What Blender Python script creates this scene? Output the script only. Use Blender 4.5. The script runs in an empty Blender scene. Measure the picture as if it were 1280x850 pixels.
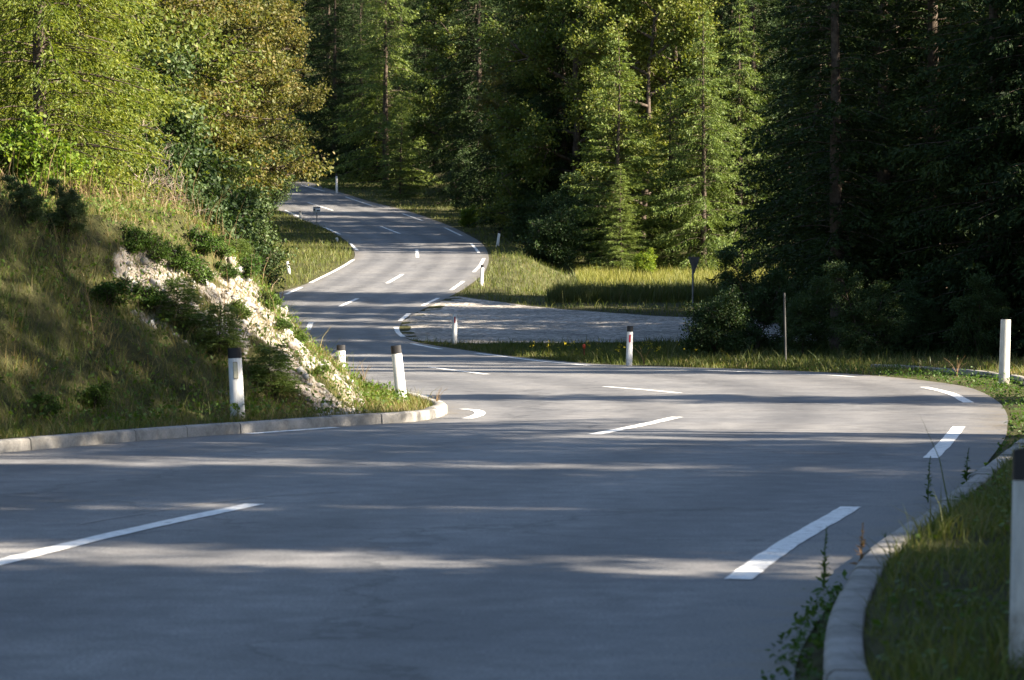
import bpy, math, random
import numpy as np
from mathutils import Vector
R_ = math.radians
SC = bpy.context.scene
COL = SC.collection
rng = np.random.default_rng(7)
random.seed(7)
F = 3500.0; HC = 1.42; YH = 383.0          # focal length (photo px), eye height, horizon row

# ------------------------------------------------------------------ helpers
def sm(a, b, x):
    t = np.clip((x - a) / (b - a), 0, 1)
    return t * t * (3 - 2 * t)

class MB:
    """collects vertices and polygons (numpy) for one mesh"""
    def __init__(s): s.v = []; s.f = []; s.m = []; s.n = 0
    def add(s, v, f, mi=0):
        v = np.asarray(v, float).reshape(-1, 3); f = np.asarray(f, int)
        s.v.append(v); s.f.append(f + s.n); s.m.append(np.full(len(f), mi)); s.n += len(v)
    def mesh(s, name, mats, smooth=False):
        me = bpy.data.meshes.new(name)
        V = np.concatenate(s.v)
        loops = np.concatenate([f.ravel() for f in s.f]); tot = np.concatenate([np.full(len(f), f.shape[1]) for f in s.f])
        st = np.concatenate([[0], np.cumsum(tot)[:-1]])
        me.vertices.add(len(V)); me.vertices.foreach_set('co', V.astype(np.float32).ravel())
        me.loops.add(len(loops)); me.loops.foreach_set('vertex_index', loops.astype(np.int32))
        me.polygons.add(len(tot)); me.polygons.foreach_set('loop_start', st.astype(np.int32))
        me.polygons.foreach_set('loop_total', tot.astype(np.int32))
        for m in (mats if isinstance(mats, (list, tuple)) else [mats]): me.materials.append(m)
        me.polygons.foreach_set('material_index', np.concatenate(s.m).astype(np.int32))
        if smooth: me.polygons.foreach_set('use_smooth', np.ones(len(tot), bool))
        me.update(calc_edges=True); me.validate()
        return me
    def build(s, name, mats, parent=None, smooth=False, loc=None):
        o = bpy.data.objects.new(name, s.mesh(name, mats, smooth)); COL.objects.link(o)
        if parent: o.parent = parent
        if loc is not None: o.location = loc
        return o

def tag(o, label=None, cat=None, group=None, kind=None):
    if label: o['label'] = label
    if cat: o['category'] = cat
    if group: o['group'] = group
    if kind: o['kind'] = kind
    return o
def empty(name, loc, label, cat, group=None, rz=0):
    o = bpy.data.objects.new(name, None); o.empty_display_size = .3; COL.objects.link(o)
    o.location = loc; o.rotation_euler = (0, 0, rz)
    return tag(o, label, cat, group)
def copy_thing(o, loc, rz, sc, label, group):
    c = o.copy(); COL.objects.link(c); c.location = loc; c.rotation_euler = (0, 0, rz); c.scale = sc
    c['label'] = label
    if group: c['group'] = group
    elif 'group' in c: del c['group']
    for ch in o.children:
        d = ch.copy(); COL.objects.link(d); d.parent = c
    return c

def tube(mb, pts, rad, k=6, mi=0):
    pts = np.asarray(pts, float); n = len(pts)
    d = np.gradient(pts, axis=0); d /= np.linalg.norm(d, axis=1)[:, None] + 1e-9
    ref = np.array([0, 0, 1.]) if abs(d[:, 2]).mean() < .8 else np.array([1., 0, 0])
    a = np.cross(d, ref); a /= np.linalg.norm(a, axis=1)[:, None] + 1e-9
    b = np.cross(d, a)
    th = np.arange(k) * 2 * math.pi / k
    V = pts[:, None] + np.asarray(rad)[:, None, None] * (np.cos(th)[None, :, None] * a[:, None] + np.sin(th)[None, :, None] * b[:, None])
    i = np.arange(n - 1)[:, None] * k; j = np.arange(k)[None]; j2 = (j + 1) % k
    Fq = np.stack([i + j, i + j2, i + k + j2, i + k + j], -1).reshape(-1, 4)
    mb.add(V.reshape(-1, 3), Fq, mi)

def catmull(P, n=8):
    P = np.asarray(P, float); out = []
    Q = np.vstack([2 * P[0] - P[1], P, 2 * P[-1] - P[-2]])
    for i in range(1, len(Q) - 2):
        p0, p1, p2, p3 = Q[i - 1:i + 3]
        t = np.linspace(0, 1, n, endpoint=False)[:, None]
        out.append(.5 * ((2 * p1) + (-p0 + p2) * t + (2 * p0 - 5 * p1 + 4 * p2 - p3) * t ** 2 + (-p0 + 3 * p1 - 3 * p2 + p3) * t ** 3))
    out.append(P[-1:]); return np.concatenate(out)
def resample(P, n):
    s = np.concatenate([[0], np.cumsum(np.linalg.norm(np.diff(P, axis=0), axis=1))])
    u = np.linspace(0, s[-1], n)
    return np.stack([np.interp(u, s, P[:, k]) for k in range(P.shape[1])], 1)

# ------------------------------------------------------------------ long profile of the road
_py = np.array([-200, 66, 75, 83, 100, 121, 147, 167, 197, 230, 260, 300, 340, 420, 800.])
_pz = np.array([0, 0, .05, .25, 1.0, 2.3, 3.9, 5.0, 7.3, 10.2, 13.2, 17.5, 24, 42, 120.])
_yy = np.arange(-200, 801, .5); _zz = np.interp(_yy, _py, _pz)
_k = np.exp(-.5 * (np.arange(-24, 25) / 8.) ** 2); _k /= _k.sum()
_zz = np.convolve(np.pad(_zz, 24, 'edge'), _k, 'valid')
def z0(y): return np.interp(y, _yy, _zz)
_Yd = np.arange(6, 330, .05); _rows = YH - (z0(_Yd) - HC) * F / _Yd
def G(px, py):
    """the road-surface point seen at a photo pixel: used to survey the road's plan"""
    Y = float(np.interp(-py, -_rows, _Yd)); return ((px - 640) * Y / F, Y)

# ------------------------------------------------------------------ plan of the road
Lw = [(-12, -60), (-11, -20), (-10.3, 0), (-9.4, 12), (-7.4, 21)] + [G(*p) for p in [(0, 566), (215, 548), (330, 540), (420, 533), (500, 528.5), (540, 524)]] + \
     [(-.86, 37.6), (-1.2, 40.2), (-1.75, 44), (-2.35, 48), (-3.1, 52), (-4.6, 59), (-6.1, 66), (-8.0, 78), (-9.5, 92), (-10.0, 105), (-9.75, 115)] + \
     [G(*p) for p in [(385, 354), (421, 335.5), (441, 324), (443, 315), (436, 304), (420, 293), (400, 283), (370, 271.5), (345, 262), (310, 250), (270, 236)]] + [(-40, 262), (-62, 282), (-95, 300)]
Rw = [(.2, -60), (.5, -20), (.75, 2), (.98, 8), (1.06, 10.6), (1.34, 12.4), (1.54, 13.5), (1.86, 14.85), (2.37, 17.0), (3.42, 21.3), (4.2, 24.9)] + [G(*p) for p in [(1256, 548), (1259, 532), (1259, 518), (1245, 500), (1210, 484), (1150, 475), (1080, 468.5),
     (980, 463), (870, 459.5), (780, 456.5), (738, 454.5), (670, 448.5), (595, 439.5), (550, 433), (518, 427), (504, 420), (499, 411), (506, 399), (525, 388.5), (548, 377.5), (575, 364), (592, 352.5),
     (606, 339), (611, 322), (604, 306), (585, 293.5), (555, 279.5), (510, 264), (470, 254), (440, 245), (405, 234.5), (375, 226)]] + [(-30, 275), (-60, 296), (-92, 316)]
Lp = resample(catmull(Lw), 420); Rp = resample(catmull(Rw), 420)
KRw = [(.45, -20), (.7, 0), (.93, 6), (1.06, 9.3), (1.27, 11.4), (1.55, 13.2), (1.87, 14.9), (2.4, 17.0), (3.46, 21.3), (5.0, 27.6), (6.2, 32), (7.3, 38), (8.4, 44), (9.2, 50), (9.4, 55), (8.9, 60), (7.9, 63.5)]
KR = resample(catmull(KRw), 160)

def sdist(P, x, y):
    """distance to polyline P; positive on its left-hand side walking along it"""
    x = np.asarray(x, float).ravel(); y = np.asarray(y, float).ravel()
    out = np.empty(len(x)); A = P[:-1]; D = P[1:] - P[:-1]; L2 = (D ** 2).sum(1)
    for s in range(0, len(x), 20000):
        q = np.stack([x[s:s + 20000], y[s:s + 20000]], 1)[:, None]
        w = q - A[None]; t = np.clip((w * D).sum(2) / L2, 0, 1)
        e = w - t[..., None] * D; d2 = (e ** 2).sum(2); i = d2.argmin(1); r = np.arange(len(i))
        cr = D[i, 0] * w[r, i, 1] - D[i, 1] * w[r, i, 0]
        out[s:s + 20000] = np.sqrt(d2[r, i]) * np.sign(cr + 1e-12)
    return out

# value noise
_N = rng.random((64, 64))
def vn(x, y):
    xi = np.floor(x).astype(int); yi = np.floor(y).astype(int); fx = x - xi; fy = y - yi
    fx = fx * fx * (3 - 2 * fx); fy = fy * fy * (3 - 2 * fy)
    g = lambda a, b: _N[a % 64, b % 64]
    return (g(xi, yi) * (1 - fx) + g(xi + 1, yi) * fx) * (1 - fy) + (g(xi, yi + 1) * (1 - fx) + g(xi + 1, yi + 1) * fx) * fy - .5
def fbm(x, y): return vn(x, y) + .5 * vn(2.1 * x + 9, 2.1 * y + 4) + .25 * vn(4.3 * x + 3, 4.3 * y + 8)

def terrain(x, y):
    dl = sdist(Lp, x, y); dr = -sdist(Rp, x, y); dk = -sdist(KR, x, y)
    base = z0(y)
    inside = (dl < 0) & (dr < 0)
    edge = np.maximum(dl, dr)
    z = base - .035 + .022 * sm(-.4, .05, edge) + .018 * sm(.0, .4, edge)
    # left side
    wn = 1 - sm(68, 108, y)
    bump = fbm(x * .8, y * .8)
    bank = .10 * sm(.05, .3, dl) + .92 * np.clip(dl - 1.0 + .35 * bump, 0, 2.6) + .11 * np.clip(dl - 3.1, 0, 14) + .3 * np.clip(dl - 17, 0, 80)
    bank = bank + sm(.8, 2., dl) * (.28 * bump + .16 * fbm(x * 3.1, y * 3.1))
    far = .3 * np.clip(dl - 4.2, 0, 60) + .25 * np.clip(dl - 64, 0, 200)
    zl = wn * bank + (1 - wn) * far
    # right side
    near = (.13 * sm(.02, .2, dk) + .14 * sm(.8, 3, dk) * sm(30, 45, y)) * (1 - sm(58, 66, y))
    emb = -1.0 * sm(1.2, 4.6, dr) * sm(112, 128, y) * (1 - sm(150, 185, y))
    hill = .22 * np.clip(dr - 10, 0, 60) * sm(150, 185, y)
    low = -.5 * sm(11, 16, x) * (1 - sm(95, 110, y)) * sm(40, 60, y)
    zr = near + emb + hill + low
    z = z + np.where(dl > 0, zl, 0) + np.where((dr > 0) & (dl <= 0), zr, 0)
    z = z + np.where(edge > 1.5, .05 * fbm(x * .6, y * .6), 0)
    return z, dl, dr, dk

# one ground sheet on a graded grid
gx = np.unique(np.concatenate([np.arange(-320, -40, 14), np.arange(-40, -14, 1.), np.arange(-14, -9, .4), np.arange(-9, 3, .16), np.arange(3, 11, .25), np.arange(11, 40, 1.), np.arange(40, 330, 14)]).round(3))
gy = np.unique(np.concatenate([np.arange(-120, 0, 12), np.arange(0, 8, .8), np.arange(8, 25, .3), np.arange(25, 50, .16), np.arange(50, 90, .4), np.arange(90, 270, .8), np.arange(270, 420, 5), np.arange(420, 640, 20)]).round(3))
GX, GY = np.meshgrid(gx, gy)
_z, _dl, _dr, _dk = terrain(GX.ravel(), GY.ravel())
GZ = _z.reshape(GX.shape)
def grid(A, x, y):
    x = np.asarray(x, float); y = np.asarray(y, float)
    i = np.clip(np.searchsorted(gx, x) - 1, 0, len(gx) - 2); j = np.clip(np.searchsorted(gy, y) - 1, 0, len(gy) - 2)
    fx = (x - gx[i]) / (gx[i + 1] - gx[i]); fy = (y - gy[j]) / (gy[j + 1] - gy[j])
    return (A[j, i] * (1 - fx) + A[j, i + 1] * fx) * (1 - fy) + (A[j + 1, i] * (1 - fx) + A[j + 1, i + 1] * fx) * fy
DL = _dl.reshape(GX.shape); DR = _dr.reshape(GX.shape); DK = _dk.reshape(GX.shape)
def H(x, y): return grid(GZ, x, y)
def hit(px, py, y0=8.):
    """first ground point seen at a photo pixel"""
    Y = np.arange(y0, 400, .05); X = (px - 640) * Y / F; ray = HC - (py - YH) * Y / F
    k = np.nonzero(ray <= H(X, Y))[0]; k = k[0] if len(k) else len(Y) - 1
    return X[k], Y[k], float(H(X[k], Y[k]))

# bare limestone rubble: a band down the nose of the bank
def band(x, y, z, pts, w):
    u = 640 + x * F / np.maximum(y, 1); v = YH - (z - HC) * F / np.maximum(y, 1)
    P = np.array(pts, float); d = np.full(len(u), 1e9)
    for a, b in zip(P[:-1], P[1:]):
        t = np.clip(((u - a[0]) * (b[0] - a[0]) + (v - a[1]) * (b[1] - a[1])) / ((b - a) ** 2).sum(), 0, 1)
        d = np.minimum(d, np.hypot(u - a[0] - t * (b[0] - a[0]), v - a[1] - t * (b[1] - a[1])))
    return 1 - sm(w * .45, w, d)
rx, ry, rz_ = GX.ravel(), GY.ravel(), GZ.ravel()
rock = band(rx, ry, rz_, [(175, 330), (215, 350), (270, 380), (330, 425), (395, 470), (425, 505)], 44)
rock = np.maximum(rock * .9, .6 * band(rx, ry, rz_, [(290, 345), (340, 390), (390, 440)], 34))
rock = np.maximum(rock, .32 * band(rx, ry, rz_, [(190, 400), (230, 440), (290, 500)], 40))
rock *= ((ry > 24) & (ry < 47) & (_dl > .45) & (_dl < 9))
rock = np.clip(rock * (.95 + 1.3 * fbm(rx * 2.2, ry * 2.2) + .9 * fbm(rx * 6, ry * 6)), 0, 1)
ROCK = rock.reshape(GX.shape)

# ------------------------------------------------------------------ materials
def mat(name):
    m = bpy.data.materials.new(name); m.use_nodes = True
    nt = m.node_tree; nt.nodes.clear()
    return m, nt, nt.nodes, nt.links
def node(ns, t, **kw):
    n = ns.new(t)
    for k, v in kw.items():
        if k in n.inputs.keys(): n.inputs[k].default_value = v
        else: setattr(n, k, v)
    return n
def ramp(ns, stops):
    r = ns.new('ShaderNodeValToRGB'); e = r.color_ramp.elements
    while len(e) < len(stops): e.new(.5)
    for el, (p, c) in zip(e, stops): el.position = p; el.color = (*c, 1)
    return r
def principled(name, build, rough=.6, spec=.3):
    m, nt, ns, L = mat(name)
    out = node(ns, 'ShaderNodeOutputMaterial'); p = node(ns, 'ShaderNodeBsdfPrincipled')
    p.inputs['Roughness'].default_value = rough; p.inputs['Specular IOR Level'].default_value = spec
    L.new(p.outputs[0], out.inputs[0]); build(ns, L, p); return m
def noise(ns, L, scale, detail=4, rough=.55, vec=None, dist=0.):
    n = node(ns, 'ShaderNodeTexNoise'); n.inputs['Scale'].default_value = scale; n.inputs['Detail'].default_value = detail
    n.inputs['Roughness'].default_value = rough; n.inputs['Distortion'].default_value = dist
    if vec is not None: L.new(vec, n.inputs['Vector'])
    return n
def mixc(ns, L, fac, a, b, mode='MIX'):
    n = ns.new('ShaderNodeMix'); n.data_type = 'RGBA'; n.blend_type = mode
    for sock, v in ((n.inputs[0], fac), (n.inputs[6], a), (n.inputs[7], b)):
        if hasattr(v, 'is_output'): L.new(v, sock)
        elif isinstance(v, (int, float)): sock.default_value = v
        else: sock.default_value = (*v, 1)
    return n.outputs[2]

def foliage(name, stops, trans=.35, rough=.55, spec=.25, obvar=.25):
    m, nt, ns, L = mat(name)
    out = node(ns, 'ShaderNodeOutputMaterial')
    geo = node(ns, 'ShaderNodeNewGeometry'); oi = node(ns, 'ShaderNodeObjectInfo'); tc = node(ns, 'ShaderNodeTexCoord')
    nz = noise(ns, L, .9, 3, .6, tc.outputs['Object'])
    a = node(ns, 'ShaderNodeMath', operation='MULTIPLY_ADD'); L.new(geo.outputs['Random Per Island'], a.inputs[0]); a.inputs[1].default_value = .55
    b = node(ns, 'ShaderNodeMath', operation='MULTIPLY_ADD'); L.new(nz.outputs[0], b.inputs[0]); b.inputs[1].default_value = 1.1; b.inputs[2].default_value = -.32
    L.new(b.outputs[0], a.inputs[2])
    r = ramp(ns, stops); L.new(a.outputs[0], r.inputs[0])
    hs = node(ns, 'ShaderNodeHueSaturation'); L.new(r.outputs[0], hs.inputs['Color'])
    v = node(ns, 'ShaderNodeMath', operation='MULTIPLY_ADD'); L.new(oi.outputs['Random'], v.inputs[0]); v.inputs[1].default_value = 2 * obvar; v.inputs[2].default_value = 1 - obvar
    L.new(v.outputs[0], hs.inputs['Value'])
    h = node(ns, 'ShaderNodeMath', operation='MULTIPLY_ADD'); L.new(oi.outputs['Random'], h.inputs[0]); h.inputs[1].default_value = -.03; h.inputs[2].default_value = .515
    L.new(h.outputs[0], hs.inputs['Hue'])
    p = node(ns, 'ShaderNodeBsdfPrincipled'); p.inputs['Roughness'].default_value = rough; p.inputs['Specular IOR Level'].default_value = spec
    L.new(hs.outputs[0], p.inputs['Base Color'])
    t = node(ns, 'ShaderNodeBsdfTranslucent'); tcx = mixc(ns, L, 1., hs.outputs[0], (1.0, 1.0, .45), 'MULTIPLY'); L.new(tcx, t.inputs[0])
    mx = node(ns, 'ShaderNodeMixShader'); mx.inputs[0].default_value = trans
    L.new(p.outputs[0], mx.inputs[1]); L.new(t.outputs[0], mx.inputs[2]); L.new(mx.outputs[0], out.inputs[0])
    return m

M = {}
M['spruce'] = foliage('shaded_spruce_needles', [(0, (.012, .024, .010)), (.5, (.026, .045, .014)), (1, (.055, .085, .022))], .2, .6, .12)  # needle colour lowered, the shade of the forest wall is put into it
M['spruce_light'] = foliage('sunlit_spruce_needles', [(0, (.05, .09, .02)), (.5, (.12, .168, .036)), (1, (.20, .24, .055))], .28)  # brighter copy for young and sunlit spruces, sunlight put into its colour
M['larch'] = foliage('yellow_green_needles', [(0, (.04, .075, .011)), (.45, (.115, .15, .02)), (.8, (.205, .222, .03)), (1, (.28, .265, .04))], .4)
M['beech'] = foliage('beech_leaves', [(0, (.05, .085, .017)), (.45, (.105, .14, .028)), (.8, (.16, .18, .04)), (1, (.21, .18, .05))], .4)
M['autumn'] = foliage('autumn_leaves', [(0, (.06, .075, .016)), (.45, (.115, .12, .028)), (.75, (.17, .14, .042)), (1, (.21, .125, .045))], .4)
M['hazel'] = foliage('hazel_leaves', [(0, (.07, .13, .014)), (.5, (.15, .22, .022)), (1, (.29, .31, .035))], .45)
M['bush'] = foliage('dark_bush_leaves', [(0, (.02, .042, .011)), (.5, (.042, .075, .022)), (1, (.085, .12, .045))], .3)
M['lawn'] = foliage('lawn_grass', [(0, (.045, .07, .014)), (.45, (.085, .115, .022)), (.75, (.14, .145, .04)), (1, (.24, .19, .09))], .35)
M['wild'] = foliage('wild_grass', [(0, (.045, .075, .014)), (.35, (.09, .125, .025)), (.6, (.145, .135, .045)), (.8, (.22, .17, .08)), (1, (.30, .235, .12))], .35)
M['straw'] = foliage('meadow_grass', [(0, (.09, .12, .02)), (.4, (.18, .19, .04)), (1, (.30, .26, .09))], .4)
M['shade_grass'] = foliage('unmown_shaded_grass', [(0, (.03, .05, .012)), (.5, (.055, .075, .02)), (1, (.11, .10, .04))], .3)  # shade put into the colour of the strip before the meadow and the undergrowth
M['weed'] = foliage('weed_leaves', [(0, (.035, .075, .012)), (.6, (.07, .13, .02)), (1, (.13, .18, .03))], .4)
M['dry'] = foliage('dry_stalks', [(0, (.14, .09, .045)), (1, (.30, .21, .11))], .25)
M['flower'] = foliage('yellow_flowers', [(0, (.5, .36, .02)), (1, (.7, .55, .04))], .3)

def _bark(ns, L, p):
    tc = node(ns, 'ShaderNodeTexCoord'); n = noise(ns, L, 6, 5, .6, tc.outputs['Object'])
    r = ramp(ns, [(.3, (.035, .027, .021)), (.7, (.12, .095, .075))]); L.new(n.outputs[0], r.inputs[0]); L.new(r.outputs[0], p.inputs['Base Color'])
    b = node(ns, 'ShaderNodeBump'); b.inputs['Strength'].default_value = .6; L.new(n.outputs[0], b.inputs['Height']); L.new(b.outputs[0], p.inputs['Normal'])
M['bark'] = principled('bark', _bark, .9, .1)
def _pale(ns, L, p):
    tc = node(ns, 'ShaderNodeTexCoord'); n = noise(ns, L, 5, 4, .6, tc.outputs['Object'])
    r = ramp(ns, [(.3, (.13, .10, .085)), (.7, (.30, .25, .21))]); L.new(n.outputs[0], r.inputs[0]); L.new(r.outputs[0], p.inputs['Base Color'])
M['deadwood'] = principled('dead_wood', _pale, .85, .15)

def _asphalt(ns, L, p):
    tc = node(ns, 'ShaderNodeTexCoord'); v = tc.outputs['Object']
    big = noise(ns, L, .35, 4, .6, v); mid = noise(ns, L, 3.2, 5, .65, v); fine = noise(ns, L, 55, 3, .7, v); grit = noise(ns, L, 190, 2, .6, v)
    r = ramp(ns, [(.25, (.088, .090, .095)), (.5, (.125, .125, .127)), (.78, (.165, .162, .157))])
    L.new(big.outputs[0], r.inputs[0])
    r2 = ramp(ns, [(.3, (.64, .64, .65)), (.7, (1.26, 1.26, 1.25))]); L.new(mid.outputs[0], r2.inputs[0])
    r3 = ramp(ns, [(.34, (.42, .42, .43)), (.66, (1.55, 1.54, 1.5))]); L.new(fine.outputs[0], r3.inputs[0])
    r4 = ramp(ns, [(.3, (.7, .7, .7)), (.7, (1.28, 1.28, 1.28))]); L.new(grit.outputs[0], r4.inputs[0])
    c = mixc(ns, L, 1., r.outputs[0], r2.outputs[0], 'MULTIPLY'); c = mixc(ns, L, .8, c, r3.outputs[0], 'MULTIPLY'); c = mixc(ns, L, .8, c, r4.outputs[0], 'MULTIPLY')
    # old sealed cracks
    vo = node(ns, 'ShaderNodeTexVoronoi', feature='DISTANCE_TO_EDGE'); vo.inputs['Scale'].default_value = .16
    wp = node(ns, 'ShaderNodeVectorMath', operation='ADD'); ws = noise(ns, L, .8, 5, .7, v)
    sc_ = node(ns, 'ShaderNodeVectorMath', operation='SCALE'); sc_.inputs['Scale'].default_value = 2.2
    L.new(ws.outputs['Color'], sc_.inputs[0]); L.new(v, wp.inputs[0]); L.new(sc_.outputs[0], wp.inputs[1]); L.new(wp.outputs[0], vo.inputs['Vector'])
    cr = ramp(ns, [(0, (.40, .40, .40)), (.005, (.5, .5, .5)), (.009, (1, 1, 1))]); L.new(vo.outputs['Distance'], cr.inputs[0])
    c = mixc(ns, L, .7, c, cr.outputs[0], 'MULTIPLY')
    at = node(ns, 'ShaderNodeAttribute'); at.attribute_name = 'wheel_wear'; wn = noise(ns, L, .5, 4, .7, v)
    wm = node(ns, 'ShaderNodeMath', operation='MULTIPLY'); L.new(at.outputs['Fac'], wm.inputs[0]); L.new(wn.outputs[0], wm.inputs[1])
    wr = ramp(ns, [(0, (1.08, 1.08, 1.08)), (.6, (.66, .66, .67))]); L.new(wm.outputs[0], wr.inputs[0]); c = mixc(ns, L, 1., c, wr.outputs[0], 'MULTIPLY')
    ae = node(ns, 'ShaderNodeAttribute'); ae.attribute_name = 'edge_dirt'; en = ramp(ns, [(.4, (0, 0, 0)), (.62, (1, 1, 1))]); L.new(mid.outputs[0], en.inputs[0])
    em = node(ns, 'ShaderNodeMath', operation='MULTIPLY'); L.new(ae.outputs['Fac'], em.inputs[0]); L.new(en.outputs[0], em.inputs[1])
    c = mixc(ns, L, em.outputs[0], c, (.10, .085, .06))
    L.new(c, p.inputs['Base Color'])
    b = node(ns, 'ShaderNodeBump'); b.inputs['Strength'].default_value = .5; b.inputs['Distance'].default_value = .006; L.new(fine.outputs[0], b.inputs['Height']); L.new(b.outputs[0], p.inputs['Normal'])
M['asphalt'] = principled('asphalt', _asphalt, .62, .35)
def _paint(ns, L, p):
    tc = node(ns, 'ShaderNodeTexCoord'); n = noise(ns, L, 13, 6, .75, tc.outputs['Object']); n2 = noise(ns, L, 2, 3, .6, tc.outputs['Object'])
    r = ramp(ns, [(.36, (.20, .20, .20)), (.43, (.62, .62, .60)), (.6, (.78, .78, .76))]); L.new(n.outputs[0], r.inputs[0])
    r2 = ramp(ns, [(.3, (.86, .86, .85)), (.7, (1, 1, 1))]); L.new(n2.outputs[0], r2.inputs[0])
    L.new(mixc(ns, L, 1., r.outputs[0], r2.outputs[0], 'MULTIPLY'), p.inputs['Base Color'])
M['paint'] = principled('road_paint', _paint, .55, .4)
def _seal(ns, L, p):
    p.inputs['Base Color'].default_value = (.26, .25, .24, 1)
M['seam'] = principled('asphalt_seam', _seal, .7, .3)
def _conc(ns, L, p):
    tc = node(ns, 'ShaderNodeTexCoord'); n = noise(ns, L, 3, 6, .7, tc.outputs['Object']); f = noise(ns, L, 60, 3, .6, tc.outputs['Object'])
    r = ramp(ns, [(.3, (.11, .105, .09)), (.5, (.24, .23, .21)), (.75, (.35, .335, .31))]); L.new(n.outputs[0], r.inputs[0])
    r2 = ramp(ns, [(.3, (.75, .75, .75)), (.7, (1.15, 1.15, 1.15))]); L.new(f.outputs[0], r2.inputs[0])
    L.new(mixc(ns, L, .8, r.outputs[0], r2.outputs[0], 'MULTIPLY'), p.inputs['Base Color'])
    b = node(ns, 'ShaderNodeBump'); b.inputs['Strength'].default_value = .3; b.inputs['Distance'].default_value = .01; L.new(f.outputs[0], b.inputs['Height']); L.new(b.outputs[0], p.inputs['Normal'])
M['concrete'] = principled('kerb_concrete', _conc, .8, .2)
def _gravel(ns, L, p):
    tc = node(ns, 'ShaderNodeTexCoord'); v = tc.outputs['Object']
    vo = node(ns, 'ShaderNodeTexVoronoi'); vo.inputs['Scale'].default_value = 9; L.new(v, vo.inputs['Vector'])
    n = noise(ns, L, .6, 5, .65, v)
    r = ramp(ns, [(0, (.13, .125, .12)), (.5, (.30, .285, .27)), (1, (.54, .52, .49))]); L.new(vo.outputs['Color'], r.inputs[0])
    r2 = ramp(ns, [(.3, (.5, .5, .47)), (.7, (1.2, 1.17, 1.12))]); L.new(n.outputs[0], r2.inputs[0])
    L.new(mixc(ns, L, 1., r.outputs[0], r2.outputs[0], 'MULTIPLY'), p.inputs['Base Color'])
    b = node(ns, 'ShaderNodeBump'); b.inputs['Strength'].default_value = .8; b.inputs['Distance'].default_value = .03; L.new(vo.outputs['Distance'], b.inputs['Height']); L.new(b.outputs[0], p.inputs['Normal'])
M['gravel'] = principled('gravel', _gravel, .9, .15)
def _stone(ns, L, p):
    tc = node(ns, 'ShaderNodeTexCoord'); g = node(ns, 'ShaderNodeNewGeometry'); n = noise(ns, L, 14, 5, .65, tc.outputs['Object'])
    a = node(ns, 'ShaderNodeMath', operation='MULTIPLY_ADD'); L.new(g.outputs['Random Per Island'], a.inputs[0]); a.inputs[1].default_value = .5
    L.new(n.outputs[0], a.inputs[2])
    r = ramp(ns, [(.35, (.13, .10, .075)), (.65, (.24, .225, .20)), (1, (.40, .39, .37))]); L.new(a.outputs[0], r.inputs[0]); L.new(r.outputs[0], p.inputs['Base Color'])
M['stone'] = principled('limestone', _stone, .85, .2)
def _ground(ns, L, p):
    tc = node(ns, 'ShaderNodeTexCoord'); v = tc.outputs['Object']; at = node(ns, 'ShaderNodeAttribute'); at.attribute_name = 'bare_rock'
    n1 = noise(ns, L, .5, 5, .6, v); n2 = noise(ns, L, 7, 6, .7, v); n3 = noise(ns, L, 26, 5, .7, v)
    r1 = ramp(ns, [(.3, (.040, .034, .020)), (.5, (.055, .058, .022)), (.72, (.085, .075, .035))]); L.new(n2.outputs[0], r1.inputs[0])
    r2 = ramp(ns, [(.35, (.65, .65, .65)), (.65, (1.2, 1.2, 1.2))]); L.new(n1.outputs[0], r2.inputs[0])
    soil = mixc(ns, L, 1., r1.outputs[0], r2.outputs[0], 'MULTIPLY')
    r3 = ramp(ns, [(.28, (.14, .105, .075)), (.42, (.25, .22, .185)), (.58, (.33, .315, .29)), (.75, (.44, .43, .41))]); L.new(n3.outputs[0], r3.inputs[0])
    r5 = ramp(ns, [(.35, (.55, .45, .36)), (.6, (1.1, 1.08, 1.05))]); L.new(n2.outputs[0], r5.inputs[0])
    rk = mixc(ns, L, .8, r3.outputs[0], r5.outputs[0], 'MULTIPLY')
    f = node(ns, 'ShaderNodeMath', operation='ADD'); L.new(at.outputs['Fac'], f.inputs[0]); 
    s = node(ns, 'ShaderNodeMath', operation='MULTIPLY_ADD'); L.new(n2.outputs[0], s.inputs[0]); s.inputs[1].default_value = 1.2; s.inputs[2].default_value = -.75
    L.new(s.outputs[0], f.inputs[1])
    rr = ramp(ns, [(.28, (0, 0, 0)), (.5, (1, 1, 1))]); L.new(f.outputs[0], rr.inputs[0])
    L.new(mixc(ns, L, rr.outputs[0], soil, rk), p.inputs['Base Color'])
    b = node(ns, 'ShaderNodeBump'); b.inputs['Strength'].default_value = .9; b.inputs['Distance'].default_value = .05; L.new(n3.outputs[0], b.inputs['Height']); L.new(b.outputs[0], p.inputs['Normal'])
M['ground'] = principled('ground', _ground, .95, .1)
def flat(name, c, rough=.5, spec=.4, var=.12, metal=0):
    def f(ns, L, p):
        tc = node(ns, 'ShaderNodeTexCoord'); n = noise(ns, L, 9, 5, .65, tc.outputs['Object'])
        r = ramp(ns, [(.3, tuple(k * (1 - var) for k in c)), (.65, c)]); L.new(n.outputs[0], r.inputs[0]); L.new(r.outputs[0], p.inputs['Base Color'])
        p.inputs['Metallic'].default_value = metal
    return principled(name, f, rough, spec)
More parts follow.
